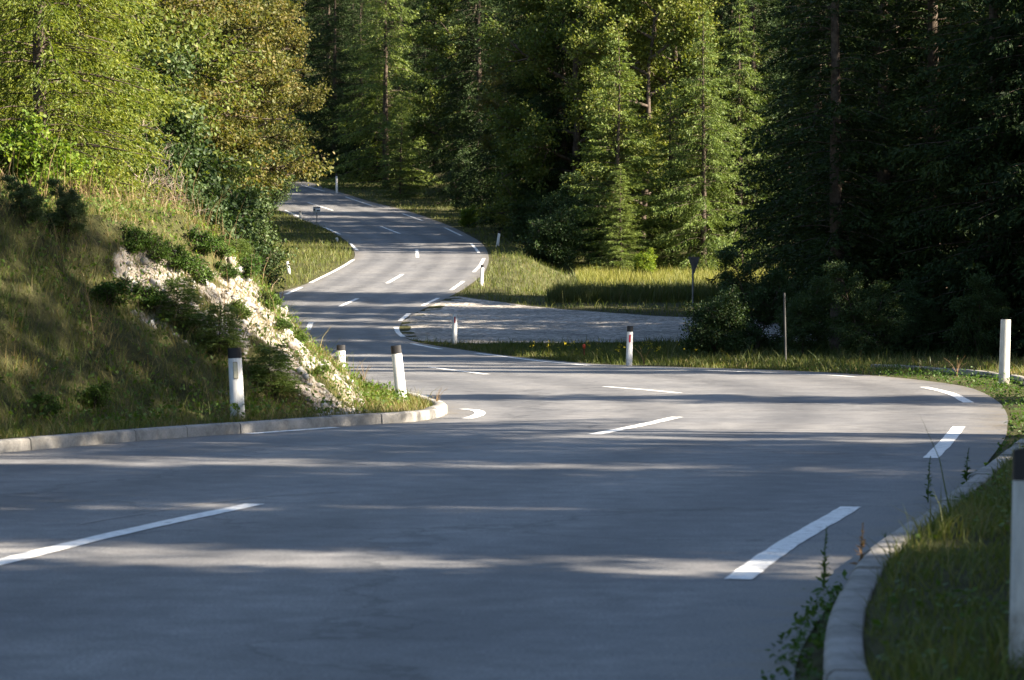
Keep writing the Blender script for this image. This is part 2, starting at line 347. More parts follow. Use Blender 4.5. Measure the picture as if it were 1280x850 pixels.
def grimy(name, c, dirt):
    def f(ns, L, p):
        tc = node(ns, 'ShaderNodeTexCoord'); mp = node(ns, 'ShaderNodeMapping'); mp.inputs['Scale'].default_value = (1, 1, .18); L.new(tc.outputs['Object'], mp.inputs['Vector'])
        n = noise(ns, L, 38, 5, .7, mp.outputs[0]); n2 = noise(ns, L, 11, 5, .7, tc.outputs['Object'])
        r = ramp(ns, [(.32, tuple(k * .72 for k in c)), (.6, c)]); L.new(n.outputs[0], r.inputs[0])
        sx = node(ns, 'ShaderNodeSeparateXYZ'); L.new(tc.outputs['Object'], sx.inputs[0])
        a = node(ns, 'ShaderNodeMath', operation='MULTIPLY_ADD'); L.new(sx.outputs['Z'], a.inputs[0]); a.inputs[1].default_value = -1.3; L.new(n2.outputs[0], a.inputs[2])
        d = ramp(ns, [(.18, (0, 0, 0)), (.55, (1, 1, 1))]); L.new(a.outputs[0], d.inputs[0])
        m = node(ns, 'ShaderNodeMath', operation='MULTIPLY'); L.new(d.outputs[0], m.inputs[0]); m.inputs[1].default_value = dirt
        L.new(mixc(ns, L, m.outputs[0], r.outputs[0], (.16, .13, .09)), p.inputs['Base Color'])
    return principled(name, f, .5, .35)
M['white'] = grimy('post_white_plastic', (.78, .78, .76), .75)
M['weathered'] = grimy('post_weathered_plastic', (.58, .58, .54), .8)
M['black'] = flat('post_black_band', (.018, .018, .02), .5, .4, .3)
M['red'] = flat('red_reflector', (.42, .012, .02), .25, .6, .15)
M['pale'] = flat('pale_reflector', (.50, .48, .36), .25, .6, .2)
M['bezel'] = flat('reflector_bezel', (.30, .27, .20), .5, .4, .2)
M['steel'] = flat('galvanised_steel', (.22, .23, .24), .5, .5, .3, .4)
M['dullpole'] = flat('dull_pole_grey', (.07, .07, .07), .7, .2, .3)
M['signback'] = flat('sign_back_grey', (.20, .20, .21), .5, .4, .2, .2)
M['signwhite'] = flat('sign_white', (.7, .7, .7), .4, .4, .1)
M['signblack'] = flat('sign_black', (.03, .03, .035), .4, .4, .1)
M['rust'] = flat('rusty_stake', (.13, .05, .03), .8, .2, .4)
M['orange'] = flat('orange_red_marker', (.50, .06, .02), .5, .4, .15)

# ------------------------------------------------------------------ ground, road, markings
mb = MB()
ny, nx = GX.shape
ii = (np.arange(ny - 1)[:, None] * nx + np.arange(nx - 1)[None]).ravel()
mb.add(np.stack([GX.ravel(), GY.ravel(), GZ.ravel()], 1), np.stack([ii, ii + 1, ii + nx + 1, ii + nx], 1))
ground = tag(mb.build('ground', M['ground'], smooth=True), kind='structure')
at = ground.data.attributes.new('bare_rock', 'FLOAT', 'POINT'); at.data.foreach_set('value', rock.astype(np.float32))

# road: pair the two edges station by station
def pair(Lp, Rp, n=700):
    # advance along both edges so that each cross-section stays as square to the road as possible
    A = resample(Lp, 900); B = resample(Rp, 900); i = j = 0; out = [(0, 0)]
    while i < 899 or j < 899:
        if i == 899: j += 1
        elif j == 899: i += 1
        elif np.linalg.norm(A[i + 1] - B[j]) < np.linalg.norm(A[i] - B[j + 1]): i += 1
        else: j += 1
        out.append((i, j))
    return A, B, out
A, B, pr = pair(Lp, Rp)
mb = MB(); K = 28
rows = []
for i, j in pr:
    t = np.linspace(0, 1, K + 1)[:, None]; q = A[i] * (1 - t) + B[j] * t
    rows.append(np.concatenate([q, z0(q[:, 1])[:, None]], 1))
V = np.array(rows); n = len(rows)
i0 = (np.arange(n - 1)[:, None] * (K + 1) + np.arange(K)[None]).ravel()
mb.add(V.reshape(-1, 3), np.stack([i0, i0 + 1, i0 + K + 2, i0 + K + 1], 1))
road = tag(mb.build('road', M['asphalt'], smooth=True), kind='structure')
_u = np.tile(np.linspace(0, 1, K + 1), len(pr)); _w = sum(np.exp(-((_u - c) / .055) ** 2) for c in (.16, .37, .63, .84)) - .8 * np.exp(-((_u - .5) / .03) ** 2)
_wd = np.repeat(np.linalg.norm(V[:, -1, :2] - V[:, 0, :2], axis=1), K + 1); _ed = np.exp(-(np.minimum(_u, 1 - _u) * _wd / .38) ** 2)
_a = road.data.attributes.new('edge_dirt', 'FLOAT', 'POINT'); _a.data.foreach_set('value', _ed.astype(np.float32))
_a = road.data.attributes.new('wheel_wear', 'FLOAT', 'POINT'); _a.data.foreach_set('value', _w.astype(np.float32))

def stripe(name, px, width, m=M['paint'], dz=.005):
    P = np.array([G(*p) for p in px]); 
    P = resample(catmull(P, 10) if len(P) > 2 else P, 26)
    d = np.gradient(P, axis=0); d /= np.linalg.norm(d, axis=1)[:, None]; nrm = np.stack([-d[:, 1], d[:, 0]], 1)
    jit = 1 + .06 * rng.standard_normal(len(P))
    a = P + nrm * width / 2 * jit[:, None]; b = P - nrm * width / 2 * jit[::-1, None]
    v = np.concatenate([np.c_[a, z0(a[:, 1]) + dz], np.c_[b, z0(b[:, 1]) + dz]]); k = np.arange(25)
    mb = MB(); mb.add(v, np.stack([26 + k, 27 + k, k + 1, k], 1)); return mb.build(name, m, road)
W = .15
for px in [[(-60, 719), (0, 703.5), (160, 664.5), (319, 630.5)], [(742, 543.5), (800, 532), (847, 521.5)], [(756, 483.5), (802, 487), (849, 491.5)], [(536, 459), (572, 463.5), (609, 468)],
           [(389, 403), (385, 412.5)], [(425, 383), (447, 373)], [(484, 354), (503, 343)], [(521, 312), (522, 322)], [(476, 283), (500, 292)], [(385, 253), (416, 263)]]:
    stripe('centre_dash', px, W * (1 if px[0][1] > 440 else 1.15))
for px in [[(922, 725), (985.7, 680), (1064, 634)], [(1163, 573), (1182, 554), (1199, 533.5)], [(1155, 484), (1188, 492), (1211, 503.5)], [(995, 468), (1035, 469), (1067, 471)],
           [(780, 459.5), (870, 462.5), (975, 466.5)], [(595, 441.5), (632, 446), (672, 451), (738, 457)], [(515, 429.5), (551, 436.5)], [(495, 409), (498, 416), (504, 421)], [(500, 401), (511, 392)], [(528, 382), (548, 372.5)],
           [(564, 362.6), (579.5, 351.5)], [(592, 340), (600, 332), (605, 323)], [(589, 304.5), (594, 310), (598.5, 316)], [(555.7, 284.5), (577, 294.7)], [(503, 267), (528.7, 276)], [(432, 246), (465, 257)], [(376, 231), (405.5, 239)],
           [(578, 511.5), (594, 513), (600, 516.5), (596, 520), (584, 523.5)], [(479, 486), (505, 490.5), (532, 496)], [(310, 542.5), (420, 534.5)], [(357, 368), (377, 359)],
           [(388, 353.5), (425, 335), (442, 324.5)], [(438, 304), (447, 313)], [(405, 284), (425.5, 293)], [(357, 263), (373, 270.5)]]:
    stripe('edge_dash', px, W if px[0][1] > 500 else W * 1.1)
stripe('asphalt_seam', [(100, 655), (190, 640), (240, 632), (330, 621), (420, 615)], .025, M['seam'], .003)

# gravel side road joining from the right
gp = [G(*p) for p in [(498, 414), (506, 399), (525, 388.5), (548, 377.5), (566, 371), (600, 375), (660, 383), (720, 388), (790, 393), (900, 398)]] + [(14, 104), (26, 108), (60, 116), (60, 101), (26, 92), (13, 86.5)] + [G(*p) for p in [(850, 428), (740, 428.5), (640, 429.5), (570, 429), (530, 427), (508, 422.5)]]
gp = np.array(gp)
def inside(P, x, y):
    c = np.zeros(len(x), bool)
    for (x1, y1), (x2, y2) in zip(P, np.roll(P, -1, 0)):
        hit_ = ((y1 > y) != (y2 > y)) & (x < (x2 - x1) * (y - y1) / (y2 - y1 + 1e-12) + x1); c ^= hit_
    return c
import bmesh
bm = bmesh.new(); gpf = catmull(np.vstack([gp, gp[:1]]), 4)[:-1]
gpf += rng.normal(0, .05, gpf.shape)
bm.faces.new([bm.verts.new((a, b, 0)) for a, b in gpf]); bmesh.ops.triangulate(bm, faces=bm.faces[:])
for _ in range(5):
    ed = [e for e in bm.edges if e.calc_length() > 1.2]
    if ed: bmesh.ops.subdivide_edges(bm, edges=ed, cuts=1); bmesh.ops.triangulate(bm, faces=bm.faces[:])
for v in bm.verts:
    v.co.z = max(float(H(v.co.x, v.co.y)) + .012, float(z0(v.co.y)) - .006) if sdist(Rp, [v.co.x], [v.co.y])[0] > -6 else float(H(v.co.x, v.co.y)) + .02
    if sdist(Rp, [v.co.x], [v.co.y])[0] > .02: v.co.z = float(z0(v.co.y)) - .02
me = bpy.data.meshes.new('gravel_track'); bm.to_mesh(me); bm.free(); me.materials.append(M['gravel'])
o = bpy.data.objects.new('gravel_track', me); COL.objects.link(o); tag(o, kind='structure')

# kerbs: concrete stones one metre long, butted with narrow joints
def kerb(path, side, zf, height=.14, seg=1.0, skip=None):
    s = np.concatenate([[0], np.cumsum(np.linalg.norm(np.diff(path, axis=0), axis=1))]); mb = MB(); u = 0
    prof = np.array([(0, -.1), (.008, height * .8), (.022, height - .008), (.036, height), (.15, height), (.158, height - .008), (.162, -.1)])
    while u + seg < s[-1]:
        t = np.linspace(u + .004, u + seg - .004, 4)
        P = np.stack([np.interp(t, s, path[:, 0]), np.interp(t, s, path[:, 1])], 1)
        d = np.gradient(P, axis=0); d /= np.linalg.norm(d, axis=1)[:, None]; nrm = np.stack([-d[:, 1], d[:, 0]], 1) * side
        jz = rng.normal(0, .005); jo = rng.normal(0, .006)
        V = np.array([[(*(P[a] + nrm[a] * (w + jo)), zf(P[a][1]) + h + (jz if h > 0 else 0)) for w, h in prof] for a in range(4)]).reshape(-1, 3)
        k = len(prof); fa = [(a * k + b, a * k + b + 1, (a + 1) * k + b + 1, (a + 1) * k + b) for a in range(3) for b in range(k - 1)]
        if not (skip and skip(P[0])): 
            mb.add(V, fa); mb.add(V[[0, 1, 2, 3, 4, 5, 6]], [list(range(7))]); mb.add(V[[21, 22, 23, 24, 25, 26, 27]], [list(range(7))])
        u += seg
    return mb
kl = Lp[(Lp[:, 1] > -10) & (Lp[:, 1] < 44)]
tag(kerb(kl, 1, z0, .12).build('kerb', M['concrete']), kind='structure')
tag(kerb(KR, -1, z0, .12).build('kerb', M['concrete']), kind='structure')

# ------------------------------------------------------------------ guide posts
def post_mesh(h, white, cap, refl, broad=.12):
    """one guide post standing on z=0, traffic side facing -y"""
    pr = np.array([(-.5, -.18), (-.42, -.30), (.42, -.30), (.5, -.18), (.46, .15), (.30, .38), (0, .47), (-.30, .38), (-.46, .15)]) * broad
    capz = h - .115 * (h / .9) if cap else h
    def loft(z0_, z1, slant, grow=1.0, n=4):
        mb = MB(); k = len(pr); rows = []
        for t in np.linspace(0, 1, n):
            s = (1.0 - .10 * (z0_ + (z1 - z0_) * t) / h) * grow; q = pr * s
            z = z0_ + (z1 - z0_) * t + (t == 1) * slant * (-q[:, 1] / broad) * .045
            rows.append(np.c_[q, np.broadcast_to(z, (k,))])
        V = np.array(rows).reshape(-1, 3); i = np.arange(n - 1)[:, None] * k; j = np.arange(k)[None]
        mb.add(V, np.stack([i + j, i + (j + 1) % k, i + k + (j + 1) % k, i + k + j], -1).reshape(-1, 4))
        mb.add(V[-k:], [list(range(k))]); return mb
    parts = [('post_body', loft(-.25, capz, 0 if cap else 1), white)]
    if cap: parts.append(('black_cap', loft(capz - .002, h, 1, 1.025), M['black']))
    if refl:
        zc = capz - (.05 + .13 * .5) * h - .05; yf = -.30 * broad * (1 - .09 * zc / h)
        def plate(w, hh, t):
            mb = MB(); c = .008
            a = [(-w + c, -hh), (w - c, -hh), (w, -hh + c), (w, hh - c), (w - c, hh), (-w + c, hh), (-w, hh - c), (-w, -hh + c)]
            V = [(x, yf - t, zc + z) for x, z in a] + [(x, yf + .004, zc + z) for x, z in a]
            mb.add(V, [list(range(8))]); mb.add(V, [(i, i + 8, (i + 1) % 8 + 8, (i + 1) % 8) for i in range(8)]); return mb
        parts.append(('reflector_frame', plate(.027, .10, .004), M['bezel'] if refl == 'pale' else white))
        parts.append(('reflector', plate(.020, .09, .008), M[refl]))
    return parts
POST_GROUP = 'guide posts along the road'
def post(pxb, pxt, ytop, Y, label, white='white', cap=True, refl=None, rz=0, broad=.12):
    xb = (pxb - 640) * Y / F; zb = float(H(xb, Y)); zt = HC + (YH - ytop) * Y / F; h = zt - zb
    lean = (pxt - pxb) * Y / F / h
    e = empty('guide_post', (xb, Y, zb), label, 'guide post', POST_GROUP); e.rotation_euler = (0, math.atan(lean), rz)
    for nm, mb, m in post_mesh(h, M[white], cap, refl, broad): 
        o = mb.build(nm, m, e)
    return e
post(297.5, 293, 436, 32.6, 'white guide post with black cap and pale reflector at the foot of the left bank', 'white', True, 'pale', .1, .17)
post(502, 494.5, 432.5, 38.3, 'leaning white guide post with worn black cap where the left kerb ends', 'white', True, None, .15, .155)
post(426, 426, 432, 47.5, 'white guide post with black cap half hidden behind the stony nose of the bank', 'white', True, None, .2, .16)
post(786, 787.5, 408, 66.3, 'white guide post with black cap and red reflector before the gravel track', 'white', True, 'red', .1, .155)
post(568, 568.5, 393, 83, 'white guide post without black cap, red reflector, at the gravel track mouth', 'white', False, 'red', .1, .15)
post(601.5, 603, 331, 121, 'white guide post with slanted black cap on the sunny right verge past the gravel track', 'white', True, None, .2, .16)
post(621.5, 624.5, 289, 165, 'tilted white guide post with dark cap in shade on the right verge uphill', 'white', True, None, .2, .17)
post(421, 420.5, 217, 238, 'highest white guide post, at the dark forest edge beside the upper bend', 'white', True, None, .1, .19)
post(361.5, 359, 327, 131, 'white guide post leaning left in sunny grass inside the far bend', 'white', False, None, .2, .16)
post(421.5, 420.5, 297, 172, 'short white guide post at the shaded edge inside the far bend below the board sign', 'white', False, None, .2, .19)
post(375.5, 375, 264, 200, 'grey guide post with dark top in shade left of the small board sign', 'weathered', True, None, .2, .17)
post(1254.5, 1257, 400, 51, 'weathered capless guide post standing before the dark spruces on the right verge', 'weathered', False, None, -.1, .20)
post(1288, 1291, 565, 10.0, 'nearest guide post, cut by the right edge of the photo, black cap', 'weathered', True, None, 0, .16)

# ------------------------------------------------------------------ signs, poles, marker
def cyl(x, y, z, r, h, k=10):
    mb = MB(); tube(mb, [(x, y, z), (x, y, z + h)], [r, r], k); th = np.arange(k) * 2 * math.pi / k
    mb.add(np.c_[x + r * np.cos(th), y + r * np.sin(th), np.full(k, z + h)], [list(range(k))]); return mb
def boxmb(c, s):
    mb = MB(); c = np.array(c); s = np.array(s) / 2
    V = [c + s * np.array(q) for q in [(-1, -1, -1), (1, -1, -1), (1, 1, -1), (-1, 1, -1), (-1, -1, 1), (1, -1, 1), (1, 1, 1), (-1, 1, 1)]]
    mb.add(V, [(0, 3, 2, 1), (4, 5, 6, 7), (0, 1, 5, 4), (1, 2, 6, 5), (2, 3, 7, 6), (3, 0, 4, 7)]); return mb
# give-way sign seen from behind at the side road
Y = 101.; X = (866 - 640) * Y / F; zb = float(H(X, Y)); zt = HC + (YH - 321) * Y / F
e = empty('give_way_sign', (X, Y, zb), 'grey back of a triangular sign on a pole where the gravel track meets the meadow', 'road sign', rz=.9)
cyl(0, 0, -.2, .035, zt - zb + .2).build('pole', M['steel'], e, smooth=True)
hh = zt - zb; mb = MB(); w = .36; tr = [(-w, hh), (w, hh), (0, hh - .64)]
def rnd(tr, r=.06):
    out = []
    for i in range(3):
        p, a, b = map(np.array, (tr[i], tr[i - 1], tr[(i + 1) % 3])); d1 = (a - p) / np.linalg.norm(a - p); d2 = (b - p) / np.linalg.norm(b - p)
        out += [p + d1 * r, p + (d1 + d2) * r * .25, p + d2 * r]
    return out
tr = rnd(tr); V = [(x, -.045, z) for x, z in tr] + [(x, -.06, z) for x, z in tr]
mb.add(V, [list(range(9)), list(range(17, 8, -1))]); mb.add(V, [(i, 9 + i, 9 + (i + 1) % 9, (i + 1) % 9) for i in range(9)]); mb.build('sign_panel', M['signback'], e)
for zz in (hh - .12, hh - .42): boxmb((0, -.02, zz), (.22, .05, .04)).build('bracket', M['steel'], e)
# bare pole before the dark bushes
Y = 67.5; X = (982 - 640) * Y / F; zb = float(H(X, Y)); zt = HC + (YH - 366) * Y / F
o = cyl(0, 0, -.2, .028, zt - zb + .2).build('snow_pole', M['dullpole'], loc=(X, Y, zb), smooth=True); tag(o, 'thin bare grey pole standing before the dark bushes on the right', 'pole')
o.rotation_euler = (0, -.02, 0)
# small board sign inside the far bend
Y = 190.; X = (396 - 640) * Y / F; zb = float(H(X, Y)); zt = HC + (YH - 258.5) * Y / F; hh = zt - zb
e = empty('board_sign', (X, Y, zb), 'small rectangular board sign on a thin pole inside the far bend', 'road sign', rz=-.1)
cyl(0, 0, -.2, .035, hh + .15).build('pole', M['steel'], e, smooth=True)
boxmb((0, -.05, hh - .2), (.5, .02, .40)).build('sign_panel', M['signwhite'], e)
mb = MB()
for c, s in (((-.0, -.0635, hh - .06), (.44, .005, .075)), ((-.15, -.0635, hh - .19), (.12, .005, .12)), ((.12, -.0635, hh - .26), (.20, .005, .07))):
    b = boxmb(c, s); mb.add(b.v[0], b.f[0])
mb.build('dark_marking', M['signblack'], e)
# orange red marker in the verge
X, Y, zb = (730 - 640) * 74. / F, 74., 0; zb = float(H(X, Y))
e = empty('marker_stake', (X, Y, zb), 'short rusty stake with an orange red head in the verge grass', 'stake')
cyl(0, 0, -.1, .022, .36).build('stake', M['rust'], e)
mb = MB(); th = np.arange(10) * 2 * math.pi / 10
for r0, r1, za, zb_ in ((.03, .045, .24, .28), (.045, .04, .28, .33), (.04, .01, .33, .36)):
    V = np.concatenate([np.c_[r0 * np.cos(th), r0 * np.sin(th), np.full(10, za)], np.c_[r1 * np.cos(th), r1 * np.sin(th), np.full(10, zb_)]])
    mb.add(V, [(i, (i + 1) % 10, 10 + (i + 1) % 10, 10 + i) for i in range(10)])
mb.build('marker_head', M['orange'], e)

# ------------------------------------------------------------------ trees
def unit(v): return v / (np.linalg.norm(v, axis=-1, keepdims=True) + 1e-9)
def leaves(mb, c, d, size, r, aspect=.55, up=.6, mi=0, fold=.15, oval=False):
    """rhombic leaves: centres c, growing direction d, length size"""
    n = len(c); d = unit(d); nr = r.standard_normal((n, 3)); nr[:, 2] += up * 1.6
    sd = unit(np.cross(d, nr)); nn = np.cross(sd, d)
    L = size[:, None]; w = L * aspect * .5
    if oval:
        lift = nn * L * fold * .6
        V = np.stack([c, c + d * L * .28 + sd * w * .85 + lift, c + d * L * .62 + sd * w * .9 + lift, c + d * L - nn * L * .1, c + d * L * .62 - sd * w * .9 + lift, c + d * L * .28 - sd * w * .85 + lift], 1)
        k6 = np.arange(n)[:, None] * 6
        mb.add(V.reshape(-1, 3), np.concatenate([k6 + np.array([[0, 1, 2, 3]]), k6 + np.array([[0, 3, 4, 5]])]), mi); return
    V = np.stack([c, c + d * L * .45 + sd * w + nn * L * fold * .5, c + d * L, c + d * L * .45 - sd * w + nn * L * fold * .5], 1)
    f = np.arange(n)[:, None] * 4 + np.arange(4)[None]
    mb.add(V.reshape(-1, 3), f, mi)

def spruce(seed, Ht, Rm, z_low, whorl=.42, nb=6, needle=.2, droop=.22, dens=1.0, taper=.85, hang=.35, trunk_r=None):
    """trunk mesh and needle crown of one spruce"""
    r = np.random.default_rng(seed); tr = MB(); cr = MB(); tr0 = trunk_r or Ht * .0125
    zs = np.linspace(-.3, Ht, 14); wob = np.cumsum(r.normal(0, .02, (14, 2)), 0)
    tube(tr, np.c_[wob, zs], tr0 * (1 - .96 * np.clip(zs / Ht, 0, 1)) + .006, 9)
    z = z_low; C = []; Dn = []; S = []
    while z < Ht - .15:
        rel = 1 - (z - z_low * .3) / (Ht - z_low * .3); Lm = Rm * rel ** taper
        for b in range(max(4, int(nb + r.integers(-1, 2)))):
            az = r.uniform(0, 2 * math.pi); L = Lm * r.uniform(.5, 1.2) + .12
            if r.random() < .05: continue
            zz = z + r.uniform(-.5, .5) * whorl; h = np.array([math.cos(az), math.sin(az), 0]); s = np.array([-h[1], h[0], 0])
            up = r.uniform(.05, .28) + .35 * (1 - rel) ** 2; dr = droop * r.uniform(.8, 1.5)
            t = np.linspace(0, 1, 6); P = np.array([0, 0, zz]) + h * (L * t)[:, None] + s * (.07 * L * r.normal() * t ** 2)[:, None]
            P[:, 2] += L * (up * t - (dr + up * .6) * t ** 1.8 + .14 * np.clip(t - .7, 0, 1))
            if L > .5: tube(tr, P[:5], (.004 + .006 * L) * (1 - .8 * t[:5]), 4)
            nt = max(5, int(L / .085 * dens)); tt = r.uniform(.08, 1, nt) ** .8
            for q in tt:
                pos = np.array([np.interp(q, t, P[:, k]) for k in range(3)]); side = r.choice([-1, 1])
                tl = (.32 * L * (1 - q) ** .7 + .16) * r.uniform(.6, 1.15); tl = min(tl, .95)
                dv = unit(h * r.uniform(.5, 1.0) + s * side * r.uniform(.4, 1.0) + np.array([0, 0, -r.uniform(.1, 1) * hang * 1.6]))
                k = max(2, int(tl / (needle * .36))); u = (np.arange(k) + r.random(k)) / k
                cc = pos + dv * (u * tl)[:, None]; cc[:, 2] -= hang * .5 * (u * tl) ** 2
                C.append(cc); Dn.append(dv + r.normal(0, .30, (k, 3))); S.append(needle * r.uniform(.6, 1.25, k) * (1 - .35 * u))
            k = 4; C.append(P[-1] + r.normal(0, .03, (k, 3))); Dn.append(h + r.normal(0, .35, (k, 3))); S.append(needle * r.uniform(.7, 1.1, k))
        z += whorl * r.uniform(.75, 1.2) * (.55 + .45 * rel)
    k = 10; C.append(np.c_[r.normal(0, .02, (k, 2)), Ht - r.uniform(0, .6, k)]); Dn.append(np.c_[r.normal(0, .5, (k, 2)), np.ones(k)]); S.append(np.full(k, needle))
    leaves(cr, np.concatenate(C), np.concatenate(Dn), np.concatenate(S), r, .34, .5)
    return tr, cr

def broadleaf(seed, Ht, Rm, base, n_limb=11, n2=6, n3=5, leaf=.10, per=26, stems=1, spread=.3, aspect=.7, flatten=1., bare=0.):
    r = np.random.default_rng(seed); tr = MB(); cr = MB(); C = []; Dn = []; S = []
    for st in range(stems):
        a0 = r.uniform(0, 6.28); lean = (.03 if stems == 1 else r.uniform(.15, .55)); hs = Ht * (1 if st == 0 else r.uniform(.6, .95))
        zs = np.linspace(-.3, hs * .9, 10); f = np.clip(zs / hs, 0, 1)
        P = np.c_[math.cos(a0) * lean * hs * f ** 1.3 + np.cumsum(r.normal(0, .012 * hs, 10)), math.sin(a0) * lean * hs * f ** 1.3 + np.cumsum(r.normal(0, .012 * hs, 10)), zs]
        tr0 = Ht * .014 / math.sqrt(stems); tube(tr, P, tr0 * (1 - .85 * f) + .008, 8 if stems == 1 else 5)
        for li in range(n_limb):
            fz = (base + (Ht * .92 - base) * (li + r.random()) / n_limb) / Ht; fz = min(fz * hs / hs, .93)
            p0 = np.array([np.interp(fz * hs, zs, P[:, k]) for k in range(3)]); az = li * 2.4 + r.normal(0, .4)
            env = Rm * (math.sin(math.pi * min(1, .18 + .82 * fz)) ** .6) * r.uniform(.7, 1.1) / (1 if stems == 1 else 1.6)
            el = r.uniform(.05, .5) + .7 * fz ** 2; d = np.array([math.cos(az) * math.cos(el), math.sin(az) * math.cos(el), math.sin(el) * flatten])
            t = np.linspace(0, 1, 6)[:, None]; Q = p0 + d * env * t + r.normal(0, .04 * env, (6, 3)) * t; Q[:, 2] -= .12 * env * t[:, 0] ** 2
            tube(tr, Q, tr0 * .5 * (1 - .8 * t[:, 0]) + .005, 5)
            for i2 in range(n2):
                q = r.uniform(.25, 1); p1 = np.array([np.interp(q, t[:, 0], Q[:, k]) for k in range(3)])
                d2 = unit(d + r.normal(0, .6, 3)); l2 = env * r.uniform(.25, .5) + min(.2, .05 * Ht); t2 = np.linspace(0, 1, 4)[:, None]
                Q2 = p1 + d2 * l2 * t2 + r.normal(0, .05 * l2, (4, 3)) * t2; tube(tr, Q2, tr0 * .18 * (1 - .7 * t2[:, 0]) + .004, 4)
                for i3 in range(n3):
                    q3 = r.uniform(.3, 1); p2 = p1 + d2 * l2 * q3; d3 = unit(d2 * .6 + r.normal(0, .7, 3)); l3 = r.uniform(.3, .65) * min(1.2, .35 + Rm * .22) * min(1, .15 + Ht / 4)
                    tube(tr, [p2, p2 + d3 * l3 * .55 + r.normal(0, .03, 3), p2 + d3 * l3], [.006, .005, .002], 3)
                    if r.random() < bare: continue
                    k = max(3, int(per * r.uniform(.5, 1.3))); u = r.uniform(.1, 1.1, k)
                    C.append(p2 + d3 * (l3 * u)[:, None] + r.normal(0, spread * .45, (k, 3)) * [1, 1, .6]); Dn.append(d3 + r.normal(0, .8, (k, 3)) + [0, 0, -.25]); S.append(leaf * r.uniform(.6, 1.25, k))
    if C: leaves(cr, np.concatenate(C), np.concatenate(Dn), np.concatenate(S), r, aspect, .7, oval=True)
    return tr, cr

PROTO = {}
def proto(key, name, cat, tc, foliage_mat, bark='bark'):
    e = bpy.data.objects.new(name, None); e['category'] = cat; e.empty_display_size = .3
    tr, cr = tc; kids = []
    kids.append(bpy.data.objects.new('trunk', tr.mesh('trunk', M[bark], True)))
    if cr.n: kids.append(bpy.data.objects.new('crown', cr.mesh('crown', M[foliage_mat])))
    PROTO[key] = (e, kids)
def plant(key, x, y, label, group=None, s=1., sz=None, rz=None, dz=0.):
    e, kids = PROTO[key]; c = e.copy(); COL.objects.link(c)
    c.location = (x, y, float(H(x, y)) + dz); c.rotation_euler = (0, 0, random.uniform(0, 6.28) if rz is None else rz); c.scale = (s, s, sz or s)
    tag(c, label, None, group)
    for k in kids:
        d = k.copy(); COL.objects.link(d); d.parent = c
    return c
def pl(key, px, Y, label, group=None, **kw): return plant(key, (px - 640) * Y / F, Y, label, group, **kw)

proto('spruceA', 'spruce_tree', 'tree', spruce(1, 23, 4.3, .8, .50, 9, .22, .28, hang=.5), 'spruce')
proto('spruceB', 'spruce_tree', 'tree', spruce(2, 20, 3.9, .4, .46, 9, .21, .22, hang=.75), 'spruce')
proto('spruceC', 'spruce_tree', 'tree', spruce(3, 21, 3.6, 2.9, .55, 8, .22, .28, .95), 'spruce')
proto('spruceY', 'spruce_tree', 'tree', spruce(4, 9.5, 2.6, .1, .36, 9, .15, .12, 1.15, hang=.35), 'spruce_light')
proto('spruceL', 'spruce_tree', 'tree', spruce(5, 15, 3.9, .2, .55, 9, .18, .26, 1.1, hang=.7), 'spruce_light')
proto('spruceD', 'spruce_tree', 'tree', spruce(9, 22, 3.6, 1.5, .5, 10, .34, .26, 1.2, hang=.5), 'spruce')  # coarse dense crown, shaped for crisper shade from the unseen trees
proto('spruceH', 'spruce_tree', 'tree', spruce(8, 20, 6.0, 9.8, .5, 9, .22, .2, 1.1, taper=1.), 'spruce')  # bare trunk and high crown, shaped so the unseen tree shades the bank
proto('larch', 'larch_tree', 'tree', spruce(6, 13, 3.0, .3, .33, 9, .115, .22, 1.05, hang=.8), 'larch')
proto('beechA', 'beech_tree', 'tree', broadleaf(11, 17, 4.6, 1.6, 18, 9, 6, .16, 50, spread=.5), 'beech')
proto('beechB', 'beech_tree', 'tree', broadleaf(12, 14, 4.2, .8, 18, 9, 6, .15, 46, spread=.46), 'beech')
proto('autumn', 'beech_tree', 'tree', broadleaf(13, 16, 4.4, 4.2, 18, 9, 6, .15, 46, spread=.5), 'autumn')
proto('hazel', 'hazel_bush', 'bush', broadleaf(14, 3.2, 1.7, .25, 8, 6, 5, .15, 9, stems=6, spread=.34, aspect=.85), 'hazel')
proto('thicket', 'leafy_bush', 'bush', broadleaf(20, 6.2, 2.6, .4, 10, 7, 5, .12, 26, stems=3, spread=.34), 'bush')
proto('bushA', 'leafy_bush', 'bush', broadleaf(15, 4.2, 2.2, .2, 8, 6, 5, .11, 18, stems=5, spread=.3), 'bush')
proto('bushB', 'leafy_bush', 'bush', broadleaf(16, 2.6, 1.9, .1, 8, 6, 5, .10, 16, stems=6, spread=.3), 'bush')
proto('dead', 'dead_shrub', 'bush', broadleaf(17, 4.2, 2.6, .3, 9, 5, 3, .08, 3, stems=3, bare=.85), 'autumn', 'deadwood')
proto('tiny', 'small_bush', 'bush', broadleaf(21, .62, .5, .02, 3, 4, 4, .055, 6, stems=9, spread=.13), 'weed')
proto('sapling', 'spruce_sapling', 'tree', spruce(19, 1.1, .42, .03, .07, 8, .055, .05, 2.6, hang=.2, trunk_r=.014), 'spruce_light')

